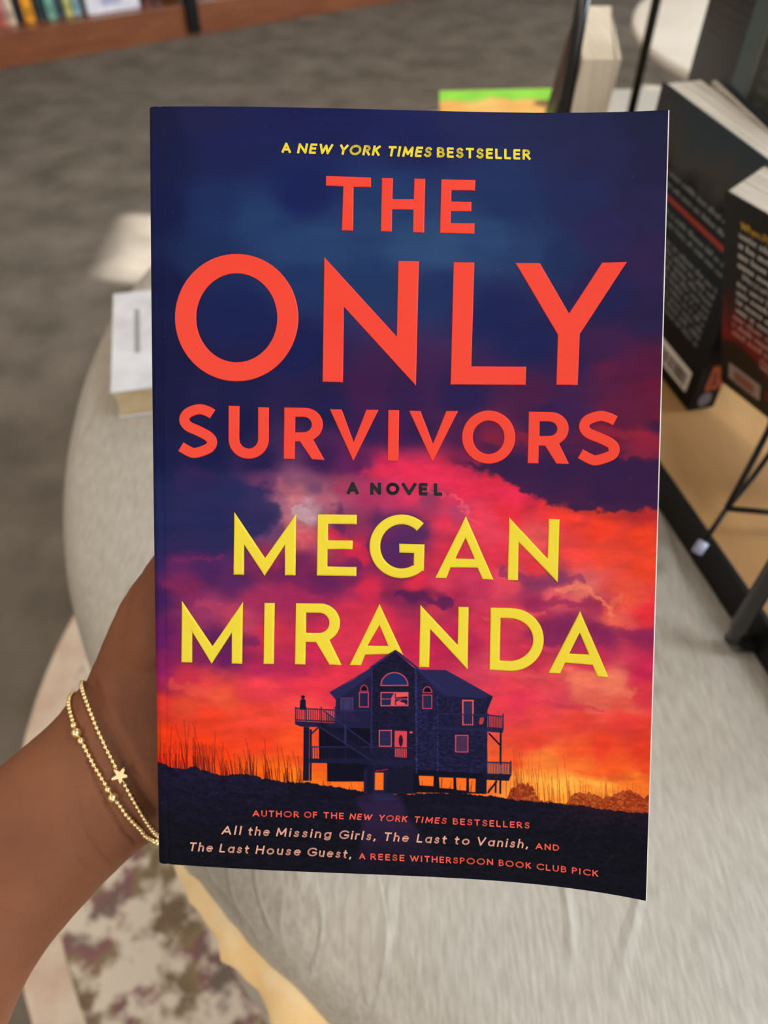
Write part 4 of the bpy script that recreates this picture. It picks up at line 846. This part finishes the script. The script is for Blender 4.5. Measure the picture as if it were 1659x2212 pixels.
Rm = [(938, 1252), (1078, 1254)] + arc(1084, 1370, 118, 116, -88, 62, 24) + [(1212, 1622), (1138, 1620), (1058, 1486), (998, 1484), (995, 1619), (931, 1618)]
Rmh = [(1000, 1309), (1075, 1311)] + arc(1078, 1370, 59, 59, -86, 88, 18) + [(999, 1429)]
Dm = [(579, 1278), (700, 1281)] + arc(703, 1470, 195, 188, -88, 88, 30) + [(573, 1651)]
Dh = [(640, 1340), (688, 1342)] + arc(692, 1470, 141, 127, -88, 88, 24) + [(635, 1594)]
MIR = [[T3([257, 1237, 440, 1508, 622, 1243, 618, 1615, 554, 1613, 555, 1430, 435, 1615, 320, 1425, 319, 1607, 254, 1606])], [T3([750, 1250, 812, 1251, 807, 1616, 744, 1616])],
       [T3(flat(Rm)), T3(flat(Rmh))], [T3([1437, 1256, 1580, 1562, 1532, 1531, 1490, 1557, 1352, 1560, 1328, 1624, 1258, 1622]), T3([1437, 1385, 1489, 1507, 1365, 1506])],
       [T4([160, 1262, 383, 1500, 387, 1273, 449, 1275, 443, 1650, 220, 1408, 214, 1635, 152, 1634])], [T4(flat(Dm)), T4(flat(Dh))],
       [T4([1114, 1298, 1286, 1695, 1216, 1690, 1188, 1622, 1026, 1608, 996, 1672, 924, 1669]), T4([1112, 1430, 1166, 1558, 1050, 1553])]]
lettering('title_lettering', THE + ONLY + SURV, m_red, 2.4, label='raised red title THE ONLY SURVIVORS')
lettering('author_lettering', MEG + MIR, m_yel, 4.2, label='raised yellow author name')

# geometric sans skeletons: cap height 1, (advance width, list of pen paths)
def AR(cx, cy, rx, ry, a0, a1, n=14): return [(cx + rx * math.cos(math.radians(a)), cy + ry * math.sin(math.radians(a))) for a in np.linspace(a0, a1, n)]
XH = .67
GL = {'A': (.80, [[(0, 0), (.40, 1), (.80, 0)], [(.14, .30), (.66, .30)]]), 'B': (.52, [[(0, 0), (0, 1), (.24, 1)] + AR(.24, .77, .24, .23, 90, -90) + [(0, .54)], [(.24, .54)] + AR(.27, .27, .27, .27, 90, -90) + [(0, 0)]]),
      'C': (.74, [AR(.48, .5, .48, .5, 48, 312, 24)]), 'D': (.70, [[(0, 0), (0, 1), (.22, 1)] + AR(.22, .5, .48, .5, 90, -90, 18) + [(0, 0)]]), 'E': (.46, [[(.46, 1), (0, 1), (0, 0), (.46, 0)], [(0, .53), (.42, .53)]]),
      'F': (.46, [[(.46, 1), (0, 1), (0, 0)], [(0, .53), (.42, .53)]]), 'G': (.86, [AR(.49, .5, .49, .5, 46, 330, 26) + [(.90, .46), (.52, .46)]]), 'H': (.64, [[(0, 0), (0, 1)], [(.64, 0), (.64, 1)], [(0, .53), (.64, .53)]]),
      'I': (.0, [[(0, 0), (0, 1)]]), 'K': (.58, [[(0, 0), (0, 1)], [(.54, 1), (.03, .47)], [(.18, .60), (.58, 0)]]), 'L': (.44, [[(0, 1), (0, 0), (.44, 0)]]), 'M': (.80, [[(0, 0), (.04, 1), (.40, .2), (.76, 1), (.80, 0)]]),
      'N': (.68, [[(0, 0), (0, 1), (.68, 0), (.68, 1)]]), 'O': (.98, [AR(.49, .5, .49, .5, 0, 360, 30)]), 'P': (.50, [[(0, 0), (0, 1), (.24, 1)] + AR(.24, .73, .26, .27, 90, -90) + [(0, .46)]]),
      'R': (.56, [[(0, 0), (0, 1), (.24, 1)] + AR(.24, .74, .26, .26, 90, -90) + [(0, .48)], [(.24, .48), (.56, 0)]]), 'S': (.50, [[(.46, .86)] + AR(.26, .755, .21, .245, 60, 240, 14) + [(.30, .50)] + AR(.26, .255, .24, .255, 50, -130, 14) + [(.02, .15)]]),
      'T': (.58, [[(0, 1), (.58, 1)], [(.29, 1), (.29, 0)]]), 'U': (.62, [[(0, 1), (0, .32)] + AR(.31, .32, .31, .32, 180, 360, 16) + [(.62, 1)]]), 'V': (.74, [[(0, 1), (.37, 0), (.74, 1)]]), 'W': (1.08, [[(0, 1), (.28, 0), (.54, .92), (.80, 0), (1.08, 1)]]),
      'Y': (.66, [[(0, 1), (.33, .45), (.66, 1)], [(.33, .45), (.33, 0)]]),
      'a': (.52, [AR(.26, .33, .26, .33, 0, 360, 22), [(.52, XH), (.52, 0)]]), 'e': (.54, [[(.02, .36), (.53, .36)] + AR(.27, .33, .27, .33, 5, 312, 22)]), 'g': (.52, [AR(.26, .33, .26, .33, 0, 360, 22), [(.52, XH), (.52, -.06)] + AR(.27, -.06, .25, .22, 0, -150, 12)]),
      'h': (.44, [[(0, 0), (0, 1.06)], [(0, .38)] + AR(.22, .42, .22, .25, 170, 0, 12) + [(.44, 0)]]), 'i': (.0, [[(0, 0), (0, XH)], [(0, .955), (0, .985)]]), 'l': (.0, [[(0, 0), (0, 1.06)]]), 'n': (.44, [[(0, 0), (0, XH)], [(0, .38)] + AR(.22, .42, .22, .25, 170, 0, 12) + [(.44, 0)]]),
      'o': (.58, [AR(.29, .33, .29, .33, 0, 360, 24)]), 'r': (.26, [[(0, 0), (0, XH)], [(0, .36)] + AR(.22, .44, .22, .22, 170, 75, 8)]), 's': (.36, [[(.33, .57)] + AR(.19, .50, .14, .17, 70, 240, 10) + [(.20, .335)] + AR(.18, .17, .17, .17, 55, -130, 12) + [(.01, .09)]]),
      'y': (.46, [[(0, .67), (.24, .02)], [(.48, .67), (.16, -.28)]]), 'w': (.72, [[(0, .67), (.18, 0), (.36, .64), (.54, 0), (.72, .67)]]), 't': (.30, [[(.12, .90), (.12, .16)] + AR(.26, .16, .14, .16, 180, 270, 7), [(0, .64), (.30, .64)]]), 'u': (.44, [[(0, XH), (0, .25)] + AR(.22, .25, .22, .25, 180, 350, 12), [(.44, XH), (.44, 0)]]), ',': (.06, [[(.05, .06), (0, -.14)]])}
def pen(bm, pts, wd):
    h = wd / 2
    for (ax, ay), (bx, by) in zip(pts[:-1], pts[1:]):
        L = math.hypot(bx - ax, by - ay) or 1e-6; nx, ny = -(by - ay) / L * h, (bx - ax) / L * h
        bm.faces.new([bm.verts.new((x, -y, 0)) for x, y in ((ax + nx, ay + ny), (bx + nx, by + ny), (bx - nx, by - ny), (ax - nx, ay - ny))])
    for x, y in pts[1:-1]: bm.faces.new([bm.verts.new((x + h * math.cos(a), -(y + h * math.sin(a)), 0)) for a in np.linspace(0, 2 * math.pi, 10, endpoint=False)])
def words(name, items, m, cap, pw, label=None):
    """items: (text, x0, x1, baseline y at x0, at x1, italic)"""
    bm = bmesh.new(); cz = cap - pw
    for s_, x0, x1, y0, y1, it in items:
        sh = .20 if it else 0; pos = 0; lay = []; gap = .44
        for ch in s_: lay.append((ch, pos)); pos += GL[ch][0] + gap + (.06 if ch in 'Il' else 0)
        tot = pos - gap; span = (x1 - x0) - pw * .9 - sh * cz * .6; ls = span / (tot * cz) if tot > .1 else 1
        for ch, p0 in lay:
            for path in GL[ch][1]:
                q = []
                for gx, gy in path:
                    X = x0 + pw * .45 + (p0 + gx) * cz * ls + sh * gy * cz; f = (X - x0) / max(x1 - x0, 1); q.append((X, y0 + f * (y1 - y0) - pw / 2 - gy * cz))
                    if len(s_) == 1 and tot <= .1: q[-1] = ((x0 + x1) / 2, q[-1][1])
                if path[0] != path[-1]:           # square the open ends out to the cap line
                    for e, k in ((0, 1), (-1, -2)):
                        dx, dy = q[e][0] - q[k][0], q[e][1] - q[k][1]; L = math.hypot(dx, dy) or 1; q[e] = (q[e][0] + dx / L * pw * .45, q[e][1] + dy / L * pw * .45)
                pen(bm, q, pw)
    o = map_bm(bm, name, m, .00007, 0)
    if label: o['label'] = label
    return o
words('heading_lettering', [('A', 608.5, 628.4, 330.2, 330.8, 0), ('NEW', 642, 718.4, 331.5, 333.8, 1), ('YORK', 731.5, 822, 334.3, 337, 1), ('TIMES', 836.4, 932.8, 338, 340, 1), ('BESTSELLER', 944, 1146, 340.3, 345.5, 0)], m_yel, 22.5, 5.0, 'small yellow bestseller line')
words('subtitle_lettering', [('A', 749.5, 774.5, 1067.6, 1068, 0), ('N', 800, 823, 1069, 1069.2, 0), ('O', 834.5, 862.4, 1069.2, 1069.6, 0), ('V', 868, 899.5, 1069.8, 1070, 0), ('E', 905.2, 923.4, 1070.2, 1070.4, 0), ('L', 937.5, 955, 1070.8, 1071, 0)], m_blk, 27, 7.2, 'small black A NOVEL line')
def bl(x, t): return float(np.interp(x, [p[0] for p in t], [p[1] for p in t]))
B1 = [(545, 1763.5), (700, 1767.5), (815, 1773), (965, 1780), (1144, 1790)]; B2 = [(478, 1802.3), (583, 1806), (716, 1811), (884, 1819), (1015, 1825.5), (1142, 1833), (1208, 1838.3)]
B3 = [(408, 1838), (560, 1845), (690, 1850), (782, 1856), (1065, 1869), (1147, 1877), (1223, 1885), (1292, 1894)]
def W_(t, s, x0, x1, it): return (s, x0, x1, bl(x0, t), bl(x1, t), it)
words('credit_lettering', [W_(B1, 'AUTHOR', 545.8, 645.7, 0), W_(B1, 'OF', 657, 685, 0), W_(B1, 'THE', 699, 742.4, 0), W_(B1, 'NEW', 754.7, 803.8, 1), W_(B1, 'YORK', 817.7, 880, 1), W_(B1, 'TIMES', 894, 965, 1), W_(B1, 'BESTSELLERS', 978.3, 1143.8, 0),
      W_(B2, 'AND', 1157, 1207.7, 0)] + [W_(B3, s, a, b_, 0) for s, a, b_ in (('A', 776, 789), ('REESE', 800.5, 873.4), ('WITHERSPOON', 885.7, 1065), ('BOOK', 1077.4, 1147), ('CLUB', 1159.4, 1223), ('PICK', 1235.5, 1292))], m_coral, 13.8, 2.7, 'small coral credit lines')
words('book_list_lettering', [W_(B2, s, a, b_, 1) for s, a, b_ in (('All', 478.6, 522.8), ('the', 535, 583.4), ('Missing', 596.5, 716), ('Girls,', 731.7, 812.8), ('The', 828.4, 884), ('Last', 899.6, 965), ('to', 980.8, 1015), ('Vanish,', 1029, 1142))] +
      [W_(B3, s, a, b_, 1) for s, a, b_ in (('The', 408, 460.6), ('Last', 473.7, 538.4), ('House', 552, 650.6), ('Guest,', 663, 760.4))], m_pinkt, 19, 3.3, 'dusty pink italic book titles')

def plane_text(parent, name, t, O, W, H, x0, y0, size, pw, m, off, gap=.22):
    bm = bmesh.new(); p0 = 0
    for ch in t:
        if ch == ' ': p0 += .35; continue
        for path in GL[ch][1]: pen(bm, [((p0 + x), -y) for x, y in path], pw)
        p0 += GL[ch][0] + gap
    sx = size * H.length / W.length
    for v in bm.verts: v.co = off + W * (x0 + v.co.x * sx * .9) + H * (y0 + v.co.y * size)
    return bmobj(name, bm, m, parent)
plane_text(PHONY[0], 'yellow_headline', 'When Phony', Vector((0, 0, 0)), BW, BH, .11, .888, .030, .17, cm((206, 160, 40), .6), PHONY[1])
plane_text(PHONY[0], 'white_line', 'Meanwhile', Vector((0, 0, 0)), BW, BH, .14, .665, .030, .17, cm((176, 170, 166), .6), PHONY[1])

# ------------------------------------------------------------------ the arm and hand behind the novel
FPX = 1661.0
def aim(x, y, d): return Vector(((x - 829.5) / FPX * d, (1106 - y) / FPX * d, -d))      # a point d metres ahead of the reader's eye
def back_depth(x, y):
    """depth of the novel's back cover straight behind layout point x, y"""
    u, v = sheet_uv(x, y); u = float(np.clip(u, 0, 1)); v = float(np.clip(v, 0, 1))
    return -(BR @ Vector(cover_pt(u, v, -BTH).tolist())).z
def loft(bm, secs, n=40):
    """secs: centre, half vector across, half vector through"""
    rings = []
    for c, a, b_ in secs:
        rings.append([bm.verts.new(c + a * math.copysign(abs(math.cos(t)) ** .88, math.cos(t)) + b_ * math.copysign(abs(math.sin(t)) ** .88, math.sin(t))) for t in np.linspace(0, 2 * math.pi, n, endpoint=False)])
    for i in range(len(rings) - 1):
        for k in range(n): bm.faces.new((rings[i][k], rings[i][(k + 1) % n], rings[i + 1][(k + 1) % n], rings[i + 1][k]))
    bm.faces.new(rings[0][::-1]); bm.faces.new(rings[-1])
def interp_secs(S0, m=6):
    P = [np.array([*c, *a, *b_]) for c, a, b_ in S0]; out = smooth(P, m * (len(P) - 1))
    return [(Vector(p[:3]), Vector(p[3:6]), Vector(p[6:9])) for p in out]
secs = []
def sec(xl, yl, xr, yr, d, th, tilt=0):
    L, R = aim(xl, yl, d), aim(xr, yr, d); a = (R - L) / 2; c = (L + R) / 2; fw = c.normalized(); secs.append((c, a, fw * th / 2))
sec(-900, 2260, -560, 2800, .232, .052)
sec(-420, 1985, -110, 2430, .243, .050)
sec(-130, 1762, 70, 2095, .250, .047)
sec(20, 1640, 180, 1955, .254, .045)
sec(112, 1560, 262, 1870, .256, .042)
sec(163, 1497, 338, 1808, .257, .040)
sec(186, 1470, 420, 1760, .259, .038)
sec(206, 1428, 500, 1705, .2605, .037)
sec(238, 1352, 590, 1640, .2615, .035)
sec(272, 1284, 668, 1570, .2605, .033)
sec(318, 1226, 730, 1490, .2585, .029)
sec(420, 1130, 780, 1390, .2565, .024)
sec(475, 1085, 800, 1330, .2555, .018)
bm = bmesh.new(); loft(bm, interp_secs(secs))
def chain(pts, r0):
    """pts in layout px, radii in mm, centres lie one radius behind the back cover"""
    P = [aim(x, y, back_depth(x, y) + r / 1000 + .0006) for x, y, r in pts]; ctr = smooth([(*p, r / 1000) for p, (x, y, r) in zip(P, pts)], 40)
    tube(bm, [Vector(c[:3]) for c in ctr], [float(c[3]) for c in ctr], 18)
    for p, r in ((ctr[-1], 1), (ctr[0], 1)): bmesh.ops.create_uvsphere(bm, u_segments=18, v_segments=12, radius=float(p[3]) * .995, matrix=Matrix.Translation(Vector(p[:3])))
chain([(350, 1400, 14), (372, 1290, 12.5), (420, 1200, 10.5), (500, 1085, 9.6), (560, 1000, 8.6), (590, 950, 7.4)], 0)          # thumb
chain([(520, 1250, 11), (560, 1080, 9.2), (640, 930, 8.4), (720, 800, 7.6), (775, 700, 6.6)], 0)        # index
chain([(600, 1280, 11), (670, 1110, 9.4), (790, 960, 8.6), (900, 830, 7.8), (970, 740, 6.8)], 0)        # middle
chain([(680, 1340, 11), (760, 1190, 9.0), (890, 1070, 8.2), (1010, 960, 7.4), (1090, 880, 6.5)], 0)     # ring
chain([(720, 1440, 10), (820, 1320, 8.0), (930, 1240, 7.2), (1030, 1170, 6.6), (1110, 1110, 5.8)], 0)     # little
fix(bm); me = bpy.data.meshes.new('t'); bm.to_mesh(me); bm.free()
tmp = bpy.data.objects.new('t', me); COL.objects.link(tmp)
md = tmp.modifiers.new('r', 'REMESH'); md.mode = 'VOXEL'; md.voxel_size = .0007; md.use_smooth_shade = True
sm = tmp.modifiers.new('s', 'SMOOTH'); sm.factor = .5; sm.iterations = 20
bpy.context.view_layer.update()
me = bpy.data.meshes.new_from_object(tmp.evaluated_get(bpy.context.evaluated_depsgraph_get())); bpy.data.objects.remove(tmp)
n = len(me.vertices); C_ = np.zeros(n * 3); me.vertices.foreach_get('co', C_); C_ = C_.reshape(-1, 3); N_ = np.zeros(n * 3); me.vertices.foreach_get('normal', N_); N_ = N_.reshape(-1, 3)
px_ = 829.5 + FPX * C_[:, 0] / -C_[:, 2]; py_ = 1106 - FPX * C_[:, 1] / -C_[:, 2]; front = np.clip(N_[:, 2] * 1.5, 0, 1)
def crease(pts, depth, wd):
    global C_
    P = smooth(pts, 30); d = np.full(n, 1e9)
    for a, b_ in zip(P[:-1], P[1:]): d = np.minimum(d, seg_dist(px_, py_, a[0], a[1], b_[0], b_[1]))
    C_ = C_ - N_ * (depth * np.exp(-(d / wd) ** 2) * front)[:, None]
crease([(190, 1645), (205, 1690), (228, 1733), (262, 1790), (290, 1822)], .0013, 3)
crease([(165, 1700), (180, 1770), (205, 1826), (238, 1868)], .0007, 3)
crease([(140, 1720), (150, 1790), (170, 1850), (196, 1890)], .0004, 3.5)
crease([(232, 1672), (262, 1730), (306, 1792)], .0006, 3)
crease([(196, 1480), (216, 1540), (248, 1600), (290, 1680), (335, 1752)], .0020, 16)
C_ = C_ + N_ * (.00025 * fbm(C_[:, 0] * 260 + 90, C_[:, 1] * 260 + C_[:, 2] * 150 + 90, 4) * 1)[:, None]
me.vertices.foreach_set('co', C_.ravel()); me.update()
m_skin = bpy.data.materials.new('tanned_skin'); m_skin.use_nodes = True
nt = m_skin.node_tree; b = nt.nodes['Principled BSDF']; b.inputs['Roughness'].default_value = .58; b.inputs['Specular IOR Level'].default_value = .25
b.inputs['Subsurface Weight'].default_value = .25; b.inputs['Subsurface Radius'].default_value = (.9, .35, .2); b.inputs['Subsurface Scale'].default_value = .006
tc = nt.nodes.new('ShaderNodeTexCoord'); nn = nt.nodes.new('ShaderNodeTexNoise'); nn.inputs['Scale'].default_value = 28; nn.inputs['Detail'].default_value = 6; nt.links.new(tc.outputs['Object'], nn.inputs['Vector'])
rr_ = rampnode(nt, nn.outputs['Fac'], [(.3, rgba(112, 66, 44)), (.7, rgba(134, 84, 57))]); nt.links.new(rr_.outputs[0], b.inputs['Base Color'])
n2 = nt.nodes.new('ShaderNodeTexVoronoi'); n2.inputs['Scale'].default_value = 900; nt.links.new(tc.outputs['Object'], n2.inputs['Vector'])
bp = nt.nodes.new('ShaderNodeBump'); bp.inputs['Strength'].default_value = .18; bp.inputs['Distance'].default_value = .0004; nt.links.new(n2.outputs['Distance'], bp.inputs['Height']); nt.links.new(bp.outputs[0], b.inputs['Normal'])
me.materials.clear(); me.materials.append(m_skin); me.polygons.foreach_set('use_smooth', [True] * len(me.polygons))
person = bpy.data.objects.new('person', me); COL.objects.link(person); person.matrix_world = VIEW
tag(person, 'bare forearm and hand reaching from lower left, holding the novel from behind', 'person')

# ------------------------------------------------------------------ bracelets
m_gold = mat('gold', (250, 222, 164), .36, metal=1, noise=300, col2=(252, 228, 176), spec=.5)
bvh = BVHTree.FromPolygons([tuple(c) for c in C_], [tuple(p.vertices) for p in me.polygons])
sph = {}
def sphere_mesh(r):
    if r not in sph:
        bm = bmesh.new(); bmesh.ops.create_uvsphere(bm, u_segments=20, v_segments=14, radius=r); m_ = bpy.data.meshes.new('bead'); bm.to_mesh(m_); bm.free()
        m_.materials.append(m_gold); m_.polygons.foreach_set('use_smooth', [True] * len(m_.polygons)); sph[r] = m_
    return sph[r]
def bracelet(label, pa, pb, d, big, star_at, tilt, r0=.00082):
    A, B = aim(*pa, d), aim(*pb, d); ctr = (A + B) / 2; e1 = (A - B).normalized(); e2 = ctr.normalized(); e2 = (e2 - e1 * e2.dot(e1)).normalized(); e2 = (e2 - e2.cross(e1) * tilt).normalized()
    loop = []
    for k in range(720):
        t = 2 * math.pi * k / 720; dr = e1 * math.cos(t) + e2 * -math.sin(t); o = ctr + dr * .08
        h = bvh.ray_cast(o, -dr)
        if h[0] is not None: loop.append((h[0], h[1]))
    P = np.array([q[0][:] for q in loop]); Nn = np.array([q[1][:] for q in loop])
    for _ in range(10): P = (np.roll(P, 1, 0) + P + np.roll(P, -1, 0)) / 3; Nn = (np.roll(Nn, 1, 0) + Nn + np.roll(Nn, -1, 0)) / 3
    Nn /= np.linalg.norm(Nn, axis=1)[:, None]
    seg = np.linalg.norm(np.roll(P, -1, 0) - P, axis=1); s = np.concatenate([[0], np.cumsum(seg)]); tot = s[-1]
    root = empty('bracelet', M=VIEW @ Matrix.Translation(ctr)); tag(root, label, 'bracelet')
    pos = 0; i = 0
    def at(sv): f = np.interp(sv % tot, s, np.arange(len(s))); k = int(f) % len(P); return Vector(P[k]) , Vector(Nn[k])
    while pos < tot - r0 * 1.2:
        fr = pos / tot; r = r0; kind = 'bead'
        for b_ in big:
            dd = abs(pos - b_)
            if dd < .0013: r = .0016
            elif dd < .0032: r = .00115
        if star_at and abs(pos - star_at) < .0024: kind = 'star'
        if kind == 'star':
            p, nn_ = at(star_at); bm = bmesh.new(); ring = []
            x = Vector((1, 0, 0)); x = (x - nn_ * x.dot(nn_)).normalized(); y = nn_.cross(x); m_ = 40
            ctrp = p + nn_ * .0012 - ctr; lay = []
            for hh, sc_ in ((-.0006, .9), (-.0003, 1), (.0004, 1), (.0007, .82)):
                lay.append([bm.verts.new(ctrp + nn_ * hh + (x * math.cos(a) + y * math.sin(a)) * sc_ * (.0020 + .0007 * math.cos(5 * a + .9))) for a in np.linspace(0, 2 * math.pi, m_, endpoint=False)])
            for li in range(3):
                for k in range(m_): bm.faces.new((lay[li][k], lay[li][(k + 1) % m_], lay[li + 1][(k + 1) % m_], lay[li + 1][k]))
            bm.faces.new(lay[0][::-1]); bm.faces.new(lay[3]); fix(bm); c = bmobj('star_charm', bm, m_gold, root); c['label'] = 'small gold star charm'
            pos = star_at + .0024 + r0 * .4; continue
        p, nn_ = at(pos + r); c = bpy.data.objects.new('bead' if r == r0 else 'large_bead', sphere_mesh(r)); COL.objects.link(c); c.parent = root; c.location = p + nn_ * (r * .92) - ctr
        pos += 2 * r * .985; i += 1
    bm = bmesh.new(); pts = [Vector(P[k]) + Vector(Nn[k]) * r0 - ctr for k in range(0, len(P), 6)]; tube(bm, pts + [pts[0]], .0003, 6, False); bmobj('cord', bm, m_gold, root, True)
    print('beads', label[:40], len(root.children)); return root, tot
bracelet('gold bead bracelet with a star charm, upper of the two strands, nearer the hand', (181, 1478), (342, 1790), .257, [], .0395, -.15)
bracelet('gold bead bracelet with larger beads, lower of the two strands, nearer the forearm', (158, 1502), (339, 1808), .256, [.0190, .0400, .068], None, -.27)
